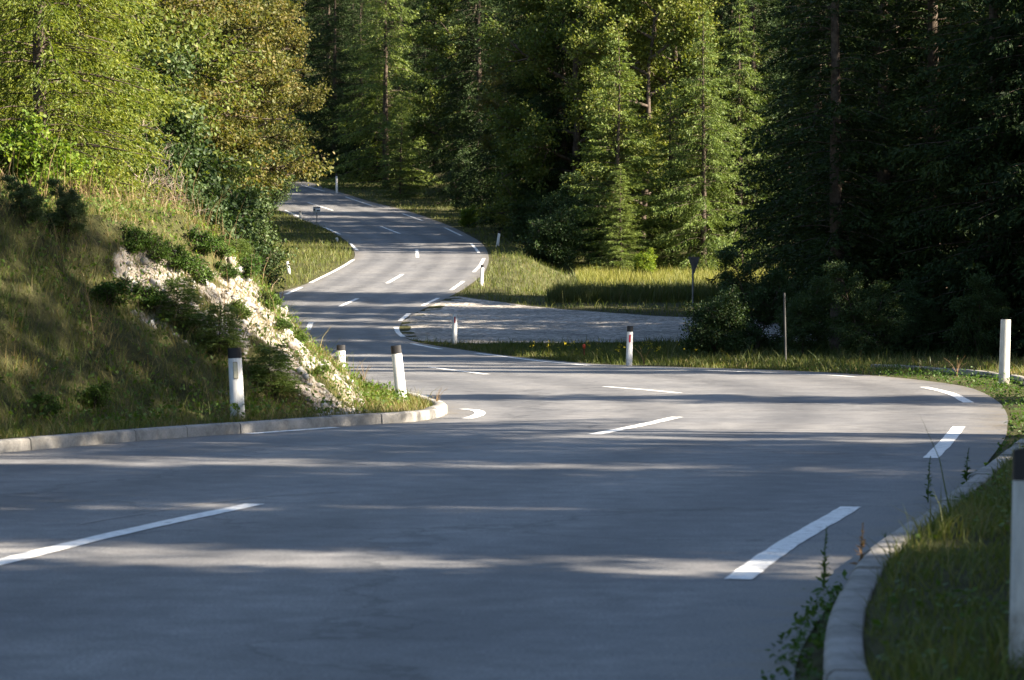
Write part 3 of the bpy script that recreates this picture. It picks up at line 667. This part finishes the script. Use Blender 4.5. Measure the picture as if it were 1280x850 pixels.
# ---- left side
pl('larch', 55, 52, 'bright yellow green larch at the left edge of the photo above the bank', s=.95)
pl('larch', 100, 60, 'slender yellow green larch to the right of the bright larch', s=.85)
pl('beechB', 20, 72, 'yellow green beech filling the space behind the larches', s=1.0)
pl('thicket', 120, 66, 'dark green bush under the slender larch, behind the crest straw', s=.7)
pl('larch', -75, 55, 'yellow green larch mostly outside the left edge, behind the bright larch', s=1.)
pl('larch', -20, 60, 'tall yellow green larch behind the bright larch at the left edge', s=1.1)
pl('hazel', 28, 47, 'sunlit hazel bush with big yellow green leaves on top of the left bank', s=.5)
pl('hazel', 85, 50, 'smaller sunlit hazel bush right beneath the bright larch', s=.45)
pl('dead', 178, 62, 'bare grey shrub with crooked dead twigs between larch and dark bush', s=.8)
pl('dead', 130, 70, 'second bare shrub with dead twigs, half hidden behind the larch', s=1.0)
pl('thicket', 244, 71, 'dark green leafy bush bulging over the top of the stony bank', s=.86)
pl('thicket', 210, 84, 'tall dark bush between the dead twigs and the bulging green bush', s=1.25)
pl('thicket', 262, 97, 'dark bush whose foliage reaches down to the far road on the left', s=.95)
pl('thicket', 140, 80, 'dark leafy bush behind the dead twigs', s=1.1)
pl('bushB', 300, 114, 'low shaded bush on the slope inside the far bend', s=1.)
pl('bushA', 272, 127, 'shaded bush deeper behind the slope inside the far bend', s=1.3)
pl('autumn', 190, 106, 'beech turning orange brown over the dark bushes on the left', s=1.)
pl('autumn', 238, 122, 'tall orange brown beech leaning over the far road', s=1.05)
pl('beechB', 140, 90, 'green yellow beech rising behind the dead shrub', s=1.)
pl('beechA', 60, 110, 'green yellow beech behind the larches at the upper left', s=1.)
pl('autumn', 150, 135, 'rusty beech deep in the wood at the upper left', s=1.1)
pl('beechA', 195, 152, 'dull green beech behind the orange beech left of the far road', s=1.05)
pl('autumn', 268, 186, 'fading brown green beech hanging over the upper bend', s=1.1)
pl('autumn', 312, 206, 'brown green beech spreading over the upper bend, above the board sign', s=1.05)
pl('bushA', 292, 152, 'dark bush under the beeches beside the far road', s=1.1)
pl('bushA', 300, 190, 'dark bush at the left end of the upper road', s=1.3)
pl('bushA', 335, 218, 'dark bush where the upper road disappears', s=1.3)
pl('beechB', 290, 225, 'shaded beech where the road leaves the picture', s=1.1)
g = 'trees of the wood on the left slope'
for px, Y, k, s in [(20, 140, 'beechA', 1.1), (-60, 85, 'beechB', 1.1), (-150, 70, 'beechA', 1.), (250, 165, 'spruceA', 1.), (200, 190, 'beechA', 1.2), (330, 255, 'spruceB', 1.2), (60, 170, 'spruceA', 1.), (-40, 120, 'spruceB', 1.), (120, 215, 'spruceA', 1.1), (270, 285, 'spruceA', 1.1), (0, 230, 'spruceB', 1.2)]:
    pl(k, px, Y, 'background tree among others in the wood on the left slope', g, s=s)

# ---- centre: beyond the road and the meadow
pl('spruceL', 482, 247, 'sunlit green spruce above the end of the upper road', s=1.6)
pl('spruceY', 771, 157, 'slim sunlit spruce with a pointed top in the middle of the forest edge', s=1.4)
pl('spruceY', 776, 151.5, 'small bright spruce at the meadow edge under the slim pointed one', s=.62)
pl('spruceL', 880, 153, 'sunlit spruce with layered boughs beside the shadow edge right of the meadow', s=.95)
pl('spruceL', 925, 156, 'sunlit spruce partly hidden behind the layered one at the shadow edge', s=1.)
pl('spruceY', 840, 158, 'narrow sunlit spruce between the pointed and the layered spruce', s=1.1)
pl('beechA', 850, 170, 'yellow green beech with glittering leaves above the meadow', s=1.15)
pl('beechA', 730, 174, 'yellow green beech left of the pointed spruce', s=1.2)
pl('beechB', 800, 167, 'beech filling the gap behind the pointed spruce', s=1.15)
pl('spruceB', 706, 176, 'spruce with drooping light tipped boughs above the tilted guide post', s=1.)
pl('spruceB', 650, 198, 'spruce with a few sunlit hanging boughs right of the upper bend', s=1.15)
pl('spruceA', 598, 220, 'shaded spruce right above the upper bend', s=1.1)
pl('hazel', 586, 190, 'sunlit grass clump built as a pale bush at the roadside beyond the tilted guide post', s=.42)  # stands in for a sunlit grass clump, bright hazel leaves give the lit look
pl('bushB', 690, 155, 'low dark bush at the back of the meadow', s=1.1)
pl('bushB', 672, 172, 'low dark bush behind the tilted guide post', s=1.2)
pl('hazel', 805, 147, 'light green bush standing in the meadow grass under the spruces', s=.42)
pl('beechB', 700, 180, 'beech with dull leaves in the forest edge left of the pointed spruce', s=1.0)
pl('autumn', 668, 192, 'half shaded beech with thinning brown leaves above the tilted guide post', s=.95)
pl('beechA', 590, 240, 'beech with yellowing crown among spruces above the upper bend', s=1.2)
pl('thicket', 600, 212, 'dark leafy bush at the forest edge above the upper bend', s=.9)
pl('thicket', 696, 163, 'dark leafy bush at the left end of the meadow edge', s=.8)
pl('thicket', 735, 160, 'dark leafy bush at the meadow edge below the pointed spruce', s=.75)
pl('spruceB', 418, 266, 'shaded spruce with low boughs behind the highest guide post', s=1.1)
pl('spruceB', 452, 258, 'shaded spruce with low boughs at the outside of the upper bend', s=.95)
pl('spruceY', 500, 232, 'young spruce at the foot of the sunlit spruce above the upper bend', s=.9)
pl('thicket', 395, 284, 'leafy bush in deep shade where the upper road turns away', s=1.1)
pl('thicket', 445, 270, 'leafy bush in deep shade behind the highest guide post', s=1.1)
pl('thicket', 490, 256, 'leafy bush in deep shade right of the highest guide post', s=1.)
g = 'trees of the shaded forest beyond the upper bend'
for px, Y, k, s in [(530, 285, 'spruceA', 1.1), (545, 262, 'spruceB', 1.2), (470, 268, 'spruceA', .8), (440, 280, 'spruceB', .9), (585, 240, 'spruceC', 1.2), (620, 228, 'spruceA', 1.1), (640, 205, 'spruceB', 1.1), (410, 290, 'spruceA', 1.2), (380, 300, 'spruceB', 1.2),
                    (675, 186, 'spruceA', 1.), (700, 178, 'spruceC', 1.), (715, 205, 'spruceA', 1.2), (760, 185, 'spruceB', 1.1), (800, 175, 'spruceA', 1.), (850, 190, 'spruceA', 1.2), (900, 172, 'spruceB', 1.1), (940, 158, 'spruceA', 1.), (980, 170, 'spruceA', 1.1), (500, 310, 'spruceA', 1.3), (560, 300, 'spruceB', 1.3),
                    (620, 290, 'spruceA', 1.3), (670, 270, 'spruceB', 1.3), (720, 260, 'spruceA', 1.3), (780, 240, 'spruceA', 1.3), (450, 330, 'spruceB', 1.4), (350, 330, 'spruceA', 1.4), (860, 250, 'spruceA', 1.3), (530, 340, 'spruceA', 1.4), (400, 350, 'spruceA', 1.4), (600, 345, 'spruceB', 1.4), (300, 340, 'spruceA', 1.4)]:
    pl(k, px, Y, 'shaded spruce among others in the forest beyond the upper bend', g, s=s)

# ---- right: the dark spruce wall
pl('spruceC', 1045, 79, 'dark spruce with a bare lower trunk, before the bright gap to the meadow', s=.85)
pl('spruceA', 1105, 85, 'dark spruce with a long pale trunk line in the shaded wall', s=.9)
pl('spruceB', 1020, 97, 'dark spruce at the left end of the shaded forest wall', s=.9)
pl('spruceB', 1240, 76, 'dark spruce behind the weathered post, its edge catching light', s=.95)
pl('thicket', 945, 77, 'big dark bush in front of the spruces where the gravel track ends', s=.46)
pl('bushB', 895, 74, 'low round dark bush at the end of the gravel track', s=.62)
pl('thicket', 1005, 74, 'dark undergrowth bush beside the thin bare pole', s=.34)
pl('thicket', 1075, 73, 'dark undergrowth bush right of the thin bare pole', s=.4)
pl('thicket', 1150, 74, 'dark undergrowth bush beneath the spruces near the outer kerb', s=.33)
pl('thicket', 1225, 72, 'dark undergrowth bush just behind the weathered post', s=.36)
g = 'spruces of the shaded forest wall on the right'
lab = 'dark spruce among others in the shaded forest wall on the right'
for px, Y, k, s in [(1060, 100, 'spruceB', 1.), (1120, 92, 'spruceB', 1.), (1165, 80, 'spruceA', .9), (1200, 95, 'spruceC', 1.), (1280, 86, 'spruceA', 1.), (1310, 74, 'spruceB', 1.), (1150, 106, 'spruceA', 1.), (1050, 108, 'spruceA', 1.), (1080, 110, 'spruceA', 1.), (1240, 108, 'spruceB', 1.), (1330, 100, 'spruceA', 1.),
                    (1150, 88, 'spruceB', .9)]:
    pl(k, px, Y, lab, g, s=s)
for x, y, k, s in [(20, 68, 'spruceA', 1.), (24, 74, 'spruceB', 1.), (20, 62.5, 'spruceB', .8), (27, 80, 'spruceA', 1.), (26, 90, 'spruceB', 1.), (30, 97, 'spruceA', 1.), (32, 86, 'spruceA', 1.), (30, 70, 'spruceA', 1.05), (36, 78, 'spruceB', 1.1), (38, 92, 'spruceA', 1.1), (40, 68, 'spruceA', 1.1), (36, 62, 'spruceB', 1.),
                   (34, 104, 'spruceA', 1.), (44, 84, 'spruceA', 1.1), (46, 98, 'spruceB', 1.2), (14, 180, 'spruceA', 1.1), (20, 188, 'spruceB', 1.1), (28, 182, 'spruceA', 1.1), (36, 185, 'spruceA', 1.1), (4, 186, 'spruceA', 1.),
                   (6, 222, 'spruceA', 1.1), (14, 228, 'spruceA', 1.1), (22, 222, 'spruceB', 1.1), (0, 236, 'spruceA', 1.1), (10, 240, 'spruceB', 1.2), (30, 230, 'spruceA', 1.2)]:
    plant(k, x, y, lab, g, s=s)
# ---- trees just outside the right edge of the photo: they throw the striped shade on the near road
for x, y, k, s in [(23, 66, 'spruceA', 1.15), (27, 75, 'spruceA', 1.15), (19, 73, 'spruceB', 1.1), (22, 81, 'spruceA', 1.15), (29, 66, 'spruceA', 1.2), (26, 85, 'spruceA', 1.15), (24, 97, 'spruceA', 1.1)]:
    plant(k, x, y, lab, g, s=s)  # unseen spruces added to keep the right forest wall in shade
lab = 'spruce standing outside the right edge, shading the near road'; g = 'spruces right of the near road outside the photo'
for x, y, k, s in [(9, 2, 'spruceD', .9), (13, -5, 'spruceD', 1.), (8, -12, 'spruceD', 1.), (12, 8, 'spruceD', .9), (17, 3, 'spruceD', 1.), (15, 10.2, 'spruceC', .95), (20, -3, 'spruceD', 1.), (21, 7.6, 'spruceD', 1.), (19, 18, 'spruceD', .9), (26, 15.4, 'spruceD', 1.), (27, 4, 'spruceC', 1.), (25, 21, 'spruceC', .9), (32, 6.5, 'spruceD', 1.1), (33, 20, 'spruceD', 1.),
                   (13, 14, 'spruceC', .7), (24, 38.2, 'spruceD', 1.0), (22, 12.4, 'spruceC', .9), (30, 11.4, 'spruceD', 1.), (18, 14.2, 'spruceC', .85), (35, 13.5, 'spruceD', 1.), (19, 21.5, 'spruceC', .9), (36, 23, 'spruceD', 1.), (27, 20, 'spruceD', .9), (38, 17, 'spruceD', 1.), (14, 28.9, 'spruceH', 1.), (14, 25.6, 'spruceH', .98), (12.5, 18.4, 'spruceC', .8), (20, 15.2, 'spruceD', .9), (16.5, 13.3, 'spruceC', .78), (25, 11.6, 'spruceD', 1.), (10, 10.6, 'spruceD', .8), (9, 7.5, 'spruceD', .85), (16, 8.5, 'spruceD', .95), (14, -1, 'spruceD', 1.), (23, 16.4, 'spruceD', 1.), (29, 17, 'spruceD', 1.), (28, 22.8, 'spruceD', .95),  (26, 55, 'spruceD', .95), (23, 58.8, 'spruceD', .85)]:
    plant(k, x, y, lab, g, s=s)

# ---- small plants on the bank
def pp(key, px, py, label, group=None, y0=20., **kw):
    x, y, z = hit(px, py, y0); return plant(key, x, y, label, group, **kw)
for px, py, key, s, lb in [(135, 385, 'tiny', .7, 'dark little bush on the shaded bank below the upper lip of rubble'), (192, 325, 'tiny', .55, 'bright little bush on the crest of the bank among dry grass'), (224, 408, 'sapling', .6, 'dark conical sapling in the middle of the stony bank'),
                           (256, 318, 'tiny', .5, 'bright little bush on the sunny crest right of the dry grass'), (297, 328, 'sapling', .5, 'small spruce sapling at the right end of the bank crest'), (276, 440, 'sapling', .6, 'dark sapling between rubble and the near left guide post'),
                           (340, 490, 'sapling', .65, 'green sapling just right of the near left guide post'), (188, 385, 'tiny', .55, 'little bush beside the brown earth patch on the bank'), (372, 430, 'tiny', .4, 'little bush low on the sunlit rubble nose'),
                           (310, 352, 'tiny', .5, 'little bush at the top of the rubble nose'), (246, 352, 'tiny', .6, 'yellow green bush on the sunny upper rubble'), (85, 292, 'thicket', .11, 'dark clump at the shaded top left of the bank'), (30, 275, 'thicket', .12, 'dark clump at the left edge on top of the bank'),
                           (222, 340, 'tiny', .5, 'yellow green bush just under the bank crest left of the rubble'), (284, 348, 'tiny', .45, 'leafy bush on the crest edge above the white rubble'), (338, 388, 'tiny', .38, 'small bush on the right outline of the bank'),
                           (352, 415, 'tiny', .35, 'small bush halfway down the right outline of the bank'), (272, 322, 'tiny', .55, 'tall bright bush at the highest sunny part of the crest'), (170, 318, 'tiny', .5, 'bush among straw at the left end of the sunny crest'), (300, 400, 'tiny', .4, 'dark bush inside the white rubble strip'),
                           (60, 518, 'tiny', .4, 'broad leaved weed in the grass left of the shaded bank foot'), (118, 512, 'tiny', .45, 'bright leafy weed at the foot of the shaded bank'), (400, 470, 'tiny', .3, 'tuft of leaves at the lower end of the rubble nose')]:
    pp(key, px, py, lb, None, s=s, sz=s * random.uniform(.65, 1.05))

# ------------------------------------------------------------------ grass and ground cover
def blades(name, x, y, hgt, wid, m, lean=.35, two=False, sink=.02):
    n = len(x); z = H(x, y) - sink; a = rng.uniform(0, 6.283, n); d = np.c_[np.cos(a), np.sin(a), np.zeros(n)]
    b = rng.uniform(0, 6.283, n); ln = np.c_[np.cos(b), np.sin(b), np.zeros(n)] * (hgt * lean * rng.uniform(.2, 1.6, n))[:, None]
    P = np.c_[x, y, z]; mid = P + ln * .35 + np.c_[np.zeros((n, 2)), hgt * .55]; tip = P + ln + np.c_[np.zeros((n, 2)), hgt * rng.uniform(.8, 1, n)]
    w = (wid / 2)[:, None] * d
    V = np.stack([P - w, P + w, mid + w * .7, mid - w * .7, tip], 1).reshape(-1, 3); k = np.arange(n)[:, None] * 5
    mb = MB(); mb.add(V, k + np.array([[0, 1, 2, 3]])); 
    mb.f.append(k + np.array([[3, 2, 4]])); mb.m.append(np.zeros(n, int))
    return tag(mb.build(name, m), kind='stuff')
def scatter(n, x0, x1, y0, y1, keep, clump=.5, cs=1.2):
    x = rng.uniform(x0, x1, n); y = rng.uniform(y0, y1, n)
    k = keep(x, y) & (fbm(x * cs, y * cs) + rng.uniform(-.6, .6, n) > -.35 + clump * 0)
    return x[k], y[k]
dLf = lambda x, y: grid(DL, x, y); dRf = lambda x, y: grid(DR, x, y); dKf = lambda x, y: grid(DK, x, y); rk = lambda x, y: grid(ROCK, x, y)
seen = lambda x, y, m=1.: np.abs(x) < .183 * y + m
gravel_in = lambda x, y: inside(gpf, x, y)
def label(o, l, c): tag(o, l, c); return o
# near right verge
x, y = scatter(150000, .9, 7, 8, 33, lambda x, y: (dKf(x, y) > .17) & seen(x, y), cs=2.5)
label(blades('verge_grass', x, y, (rng.gamma(4, .016, len(x)) + .015) * (.45 + 1.5 * np.clip(fbm(x * 2.2, y * 1.6) + .45, 0, 1.2)), rng.uniform(.004, .010, len(x)), M['lawn'], .7), 'short trodden grass on the near right verge behind the kerb', 'grass')
x, y = scatter(30000, .9, 8, 8, 33, lambda x, y: (dKf(x, y) > .2) & seen(x, y) & (fbm(x * 1.3 + 5, y * 1.3) > -.02), cs=3)
mb = MB(); n = len(x); leaves(mb, np.c_[x, y, H(x, y) + rng.uniform(.01, .07, n)], rng.normal(0, 1, (n, 3)) * [1, 1, .25], rng.uniform(.02, .06, n), rng, .8, 1.5)
tag(mb.build('clover_patch', M['weed']), 'patches of clover and small leaves in the near right verge', 'ground cover', kind='stuff')
# gutter weeds between asphalt and kerb
x, y = scatter(60000, .8, 10.5, 8, 62, lambda x, y: (dRf(x, y) > -.05 * (y < 14)) & (dKf(x, y) < .0), cs=2)
k = rng.random(len(x)) < np.where(y < 15, 1., np.where(y > 28, 1, .5)); x, y = x[k], y[k]
n = len(x); mb = MB(); hg = rng.gamma(2, .035, n) * np.where(y > 30, 1.5, 1); leaves(mb, np.c_[x, y, H(x, y) + hg * rng.random(n)], rng.normal(0, 1, (n, 3)) * [1, 1, .5] + [0, 0, .3], rng.uniform(.03, .07, n), rng, .6, 1.2)
tag(mb.build('gutter_weeds', M['weed']), 'low green weeds filling the strip between asphalt and right kerb', 'ground cover', kind='stuff')
x, y = rng.uniform(.9, 2.0, 3600), rng.uniform(8, 14, 3600)
k = (dRf(x, y) > -.12) & (dKf(x, y) < .01) & (fbm(x * 3, y * 3) > -.35); x, y = x[k], y[k]; n = len(x)
hg = rng.gamma(2, .02, n) * sm(-.12, .05, dRf(x, y)); mb = MB(); leaves(mb, np.c_[x, y, H(x, y) + .015 + hg * rng.random(n)], rng.normal(0, 1, (n, 3)) * [1, 1, .5] + [0, 0, .45], rng.uniform(.02, .05, n), rng, .5, 1.2)
tag(mb.build('kerbside_weeds', M['weed']), 'clump of weeds between the asphalt and the nearest kerb stone', 'ground cover', kind='stuff')
# outer right verge
x, y = scatter(60000, 4, 13, 29, 70, lambda x, y: (dRf(x, y) > .1) & ((dKf(x, y) > .1) | (y > 58)) & seen(x, y, 2), cs=1.5)
label(blades('outer_verge_grass', x, y, rng.gamma(3, .03, len(x)) + .03, rng.uniform(.008, .016, len(x)), M['wild'], .6), 'rough verge grass along the outer right curve', 'grass')
# verge between the bend and the gravel track
x, y = scatter(70000, -3.2, 9, 60, 90, lambda x, y: (dRf(x, y) > .05) & ~gravel_in(x, y) & (y < 88), cs=1.)
label(blades('bend_verge_grass', x, y, rng.gamma(3, .036, len(x)) + .03, rng.uniform(.01, .02, len(x)), M['lawn'], .6), 'green verge grass between the bend and the gravel track', 'grass')
x, y = scatter(90, .5, 4.5, 68, 76, lambda x, y: (dRf(x, y) > .3) & ~gravel_in(x, y), cs=.8)
n = len(x); mb = MB(); q = np.repeat(np.c_[x, y, H(x, y) + rng.uniform(.25, .42, n)], 6, 0) + rng.normal(0, .02, (n * 6, 3)); leaves(mb, q, rng.normal(0, 1, (n * 6, 3)), np.full(n * 6, .028), rng, .9)
tag(mb.build('yellow_wildflowers', M['flower']), 'scattered yellow wildflowers in the verge grass near the stake', 'flowers', kind='stuff')
# bank
def on_bank(x, y): return (dLf(x, y) > .2) & (dLf(x, y) < 16) & (dRf(x, y) < 0) & (x < 0)
x, y = scatter(230000, -10.5, -.7, 22, 50, lambda x, y: on_bank(x, y) & seen(x, y) & (rk(x, y) < rng.uniform(.25, 1.25, len(x))), cs=1.6)
low = dLf(x, y) < 1.0
label(blades('bank_grass', x, y, np.where(low, .6, 1.) * rng.gamma(2.5, .045, len(x)) + .03, rng.uniform(.006, .012, len(x)), M['wild'], .7), 'shaggy green and straw grass covering the left bank', 'grass')
x, y = scatter(48000, -9.5, -.9, 27, 46, lambda x, y: on_bank(x, y) & (dLf(x, y) > .5) & seen(x, y) & (fbm(x * 1.1 + 7, y * 1.1 + 3) > -.12), cs=3)
n = len(x); mb = MB(); leaves(mb, np.c_[x, y, H(x, y) + rng.uniform(0, .2, n)], rng.normal(0, 1, (n, 3)) + [0, 0, .2], rng.uniform(.025, .07, n), rng, .65, 1.)
tag(mb.build('bank_herbs', M['weed']), 'low leafy herbs scattered over the left bank', 'ground cover', kind='stuff')
x, y = scatter(9000, -9.5, -2., 30, 50, lambda x, y: on_bank(x, y) & (dLf(x, y) > 2.2) & (fbm(x * .7, y * .7 + 2) > -.1), cs=2)
label(blades('dry_stalks', x, y, rng.gamma(5, .1, len(x)) + .1, rng.uniform(.006, .013, len(x)), M['dry'], .4), 'tall dry straw stalks along the crest of the bank', 'grass')
# left crest behind and inside of far bend
x, y = scatter(90000, -16, -3, 48, 100, lambda x, y: (dLf(x, y) > .1) & (dRf(x, y) < 0) & seen(x, y, 1.), cs=1)
label(blades('ridge_grass', x, y, rng.gamma(3, .08, len(x)) + .05, rng.uniform(.01, .02, len(x)), M['wild'], .5), 'rough grass on the back of the ridge inside the bend', 'grass')
x, y = scatter(110000, -34, -6, 98, 240, lambda x, y: (dLf(x, y) > .15) & (dRf(x, y) < 0) & seen(x, y, 1.) & (dLf(x, y) < 9), cs=.6)
label(blades('inner_verge_grass', x, y, rng.gamma(3, .06, len(x)) + .05, rng.uniform(.018, .035, len(x)), M['lawn'], .5), 'sunlit grass verge inside the far bend around the guide posts', 'grass')
# far right verge and embankment
x, y = scatter(190000, -22, 24, 100, 262, lambda x, y: (dRf(x, y) > .15) & ~gravel_in(x, y) & seen(x, y, 1.) & (dRf(x, y) < np.where(y < 160, 30, 9)), cs=.6)
label(blades('far_verge_grass', x, y, rng.gamma(3, .055, len(x)) + .05, rng.uniform(.018, .035, len(x)), M['lawn'], .5), 'mown looking verge grass on the right side of the far road', 'grass')
x, y = scatter(90000, .3, 30, 117, 150, lambda x, y: (dRf(x, y) > 4.6) & seen(x, y, 4) & (y > 119 + .08 * x), cs=.5)
label(blades('meadow_grass', x, y, rng.gamma(8, .05, len(x)) + .1, rng.uniform(.015, .035, len(x)), M['straw'], .35), 'tall sunlit straw yellow meadow grass before the forest edge', 'grass')
x, y = scatter(60000, .5, 22, 109, 119.5, lambda x, y: (dRf(x, y) > 4.2) & seen(x, y, 3) & ~gravel_in(x, y), cs=.5)
label(blades('shaded_tall_grass', x, y, rng.gamma(9, .05, len(x)) + .1, rng.uniform(.02, .04, len(x)), M['shade_grass'], .35), 'strip of tall unmown grass coloured dark as in shade between gravel track and meadow', 'grass')
# forest floor litter at the foot of the dark wall
x, y = scatter(40000, 4, 26, 66, 84, lambda x, y: (dRf(x, y) > 1.5) & ~gravel_in(x, y) & seen(x, y, 2), cs=.7)
label(blades('undergrowth_grass', x, y, rng.gamma(3, .05, len(x)) + .03, rng.uniform(.015, .03, len(x)), M['shade_grass'], .5), 'dark tall undergrowth at the foot of the right forest wall', 'grass')

# loose stones on the bank
def stones(name, x, y, s, lab):
    n = len(x); base = np.array([(1, 0, 0), (-1, 0, 0), (0, 1, 0), (0, -1, 0), (0, 0, 1), (0, 0, -1), (.6, .6, .55), (-.6, .6, .5), (.6, -.6, .5), (-.6, -.6, .55)])
    base = np.array([(1, 0, 0), (.5, .87, 0), (-.5, .87, 0), (-1, 0, 0), (-.5, -.87, 0), (.5, -.87, 0), (.45, .3, .75), (-.4, .4, .7), (-.1, -.5, .8), (0, 0, -.7)])
    fc = np.array([(0, 1, 6), (1, 7, 6), (1, 2, 7), (2, 3, 7), (3, 8, 7), (3, 4, 8), (4, 5, 8), (5, 6, 8), (5, 0, 6), (6, 7, 8), (1, 0, 9), (2, 1, 9), (3, 2, 9), (4, 3, 9), (5, 4, 9), (0, 5, 9)])
    V = base[None] * s[:, None, None] * rng.uniform(.6, 1.3, (n, 1, 3)) + rng.normal(0, .16, (n, 10, 3)) * s[:, None, None]
    a = rng.uniform(0, 6.28, n); ca, sa = np.cos(a)[:, None], np.sin(a)[:, None]
    V = np.stack([V[..., 0] * ca - V[..., 1] * sa, V[..., 0] * sa + V[..., 1] * ca, V[..., 2]], -1) + np.c_[x, y, H(x, y)][:, None]
    mb = MB(); mb.add(V.reshape(-1, 3), (np.arange(n)[:, None, None] * 10 + fc[None]).reshape(-1, 3)); return tag(mb.build(name, M['stone']), lab, 'rubble', kind='stuff')
x, y = scatter(30000, -9, -1, 27, 47, lambda x, y: rk(x, y) > rng.uniform(.3, 1., len(x)), cs=3)
stones('limestone_rubble', x, y, np.minimum(rng.gamma(1.5, .013, len(x)) + .009, .085), 'pale limestone rubble lying on the bare slope of the bank')

# single weeds in the near right gutter
def weed(px, py, h, m, lb, Yg=None):
    s = (py - YH) / HC; Y = F / s; X = (px - 640) / s
    mb = MB(); r = np.random.default_rng(int(px)); t = np.linspace(0, 1, 7); P = np.c_[.05 * t ** 2 * h, .02 * r.normal(0, 1, 7) * t, h * t]; tube(mb, P, .004 * (1 - .7 * t) + .001, 4)
    e = empty('tall_weed', (X, Y, float(H(X, Y))), lb, 'weed'); mb.build('stem', M['dry'] if m == 'dry' else M['weed'], e)
    lf = MB(); n = 70; u = r.uniform(.08, 1, n); q = np.stack([np.interp(u, t, P[:, k]) for k in range(3)], 1)
    leaves(lf, q, r.normal(0, 1, (n, 3)) + [0, 0, .7], (r.uniform(.03, .075, n)) * (1.15 - u), r, .3); lf.build('leaf', M[m], e)
weed(1076, 712, .27, 'dry', 'reddish dry weed stalk growing by the near right kerb')
weed(1030, 735, .33, 'weed', 'dark green upright weed growing at the asphalt edge left of the dry stalk')
weed(1160, 628, .36, 'weed', 'thin tall weed by the kerb beside the second edge dash')
weed(1208, 603, .30, 'weed', 'small weed farther up the right kerb')
def grassy(px, py, h, Y, lb):
    X = (px - 640) * Y / F; mb = MB(); r = np.random.default_rng(int(px))
    for _ in range(9):
        a = r.uniform(0, 6.28); t = np.linspace(0, 1, 6); l = h * r.uniform(.6, 1.1); b = r.uniform(.2, .6)
        tube(mb, np.c_[math.cos(a) * l * b * t ** 2, math.sin(a) * l * b * t ** 2, l * (t - .25 * b * t ** 3)], .004 * (1 - .8 * t) + .001, 3)
    tag(mb.build('dry_tuft', M['dry'], loc=(X, Y, float(H(X, Y)))), lb, 'weed')
grassy(1196, 465, .5, 55, 'bent dry stalks in the verge left of the weathered guide post')
grassy(545, 505, .30, 38.2, 'dry tuft at the kerb tip right of the leaning guide post')
grassy(455, 470, .4, 47, 'dry tuft between the leaning and the half hidden guide post')
grassy(805, 450, .55, 66, 'pale dry stem right of the red reflector guide post before the bush')

# ------------------------------------------------------------------ light, sky, camera
EL, AZ = R_(32), R_(-13)       # sun from the right, a little behind the camera
sd = Vector((math.cos(EL) * math.cos(AZ), math.cos(EL) * math.sin(AZ), math.sin(EL)))
su = bpy.data.lights.new('sun', 'SUN'); su.energy = 5.0; su.angle = R_(.5); su.color = (1, .87, .70)
so = bpy.data.objects.new('sun', su); COL.objects.link(so); so.rotation_euler = sd.to_track_quat('Z', 'Y').to_euler(); so.location = (30, 0, 40)
w = bpy.data.worlds.new('World'); SC.world = w; w.use_nodes = True; nt = w.node_tree; nt.nodes.clear()
sky = nt.nodes.new('ShaderNodeTexSky'); sky.sky_type = 'NISHITA'; sky.sun_disc = False; sky.sun_elevation = EL; sky.sun_rotation = math.atan2(sd.x, sd.y)
sky.air_density = 1.0; sky.dust_density = .8
bg = nt.nodes.new('ShaderNodeBackground'); bg.inputs[1].default_value = .05
out = nt.nodes.new('ShaderNodeOutputWorld'); nt.links.new(sky.outputs[0], bg.inputs[0]); nt.links.new(bg.outputs[0], out.inputs[0])
cd = bpy.data.cameras.new('camera'); co = bpy.data.objects.new('camera', cd); COL.objects.link(co); SC.camera = co
co.location = (0, 0, HC); co.rotation_euler = (R_(90), 0, 0)
cd.sensor_width = 36; cd.lens = 36 * F / 1280; cd.shift_y = -(425 - YH) / 1280; cd.clip_start = .5; cd.clip_end = 3000
cd.dof.use_dof = True; cd.dof.focus_distance = 60; cd.dof.aperture_fstop = 6.3
vs = SC.view_settings; vs.view_transform = 'Standard'; vs.look = 'None'; vs.gamma = 1; vs.use_curve_mapping = False; vs.exposure = 2.5
SC.render.engine = 'CYCLES'; cy = SC.cycles; cy.use_denoising = True; cy.denoiser = 'OPENIMAGEDENOISE'
cy.max_bounces = 6; cy.diffuse_bounces = 3; cy.glossy_bounces = 2; cy.transmission_bounces = 4; cy.sample_clamp_indirect = 4
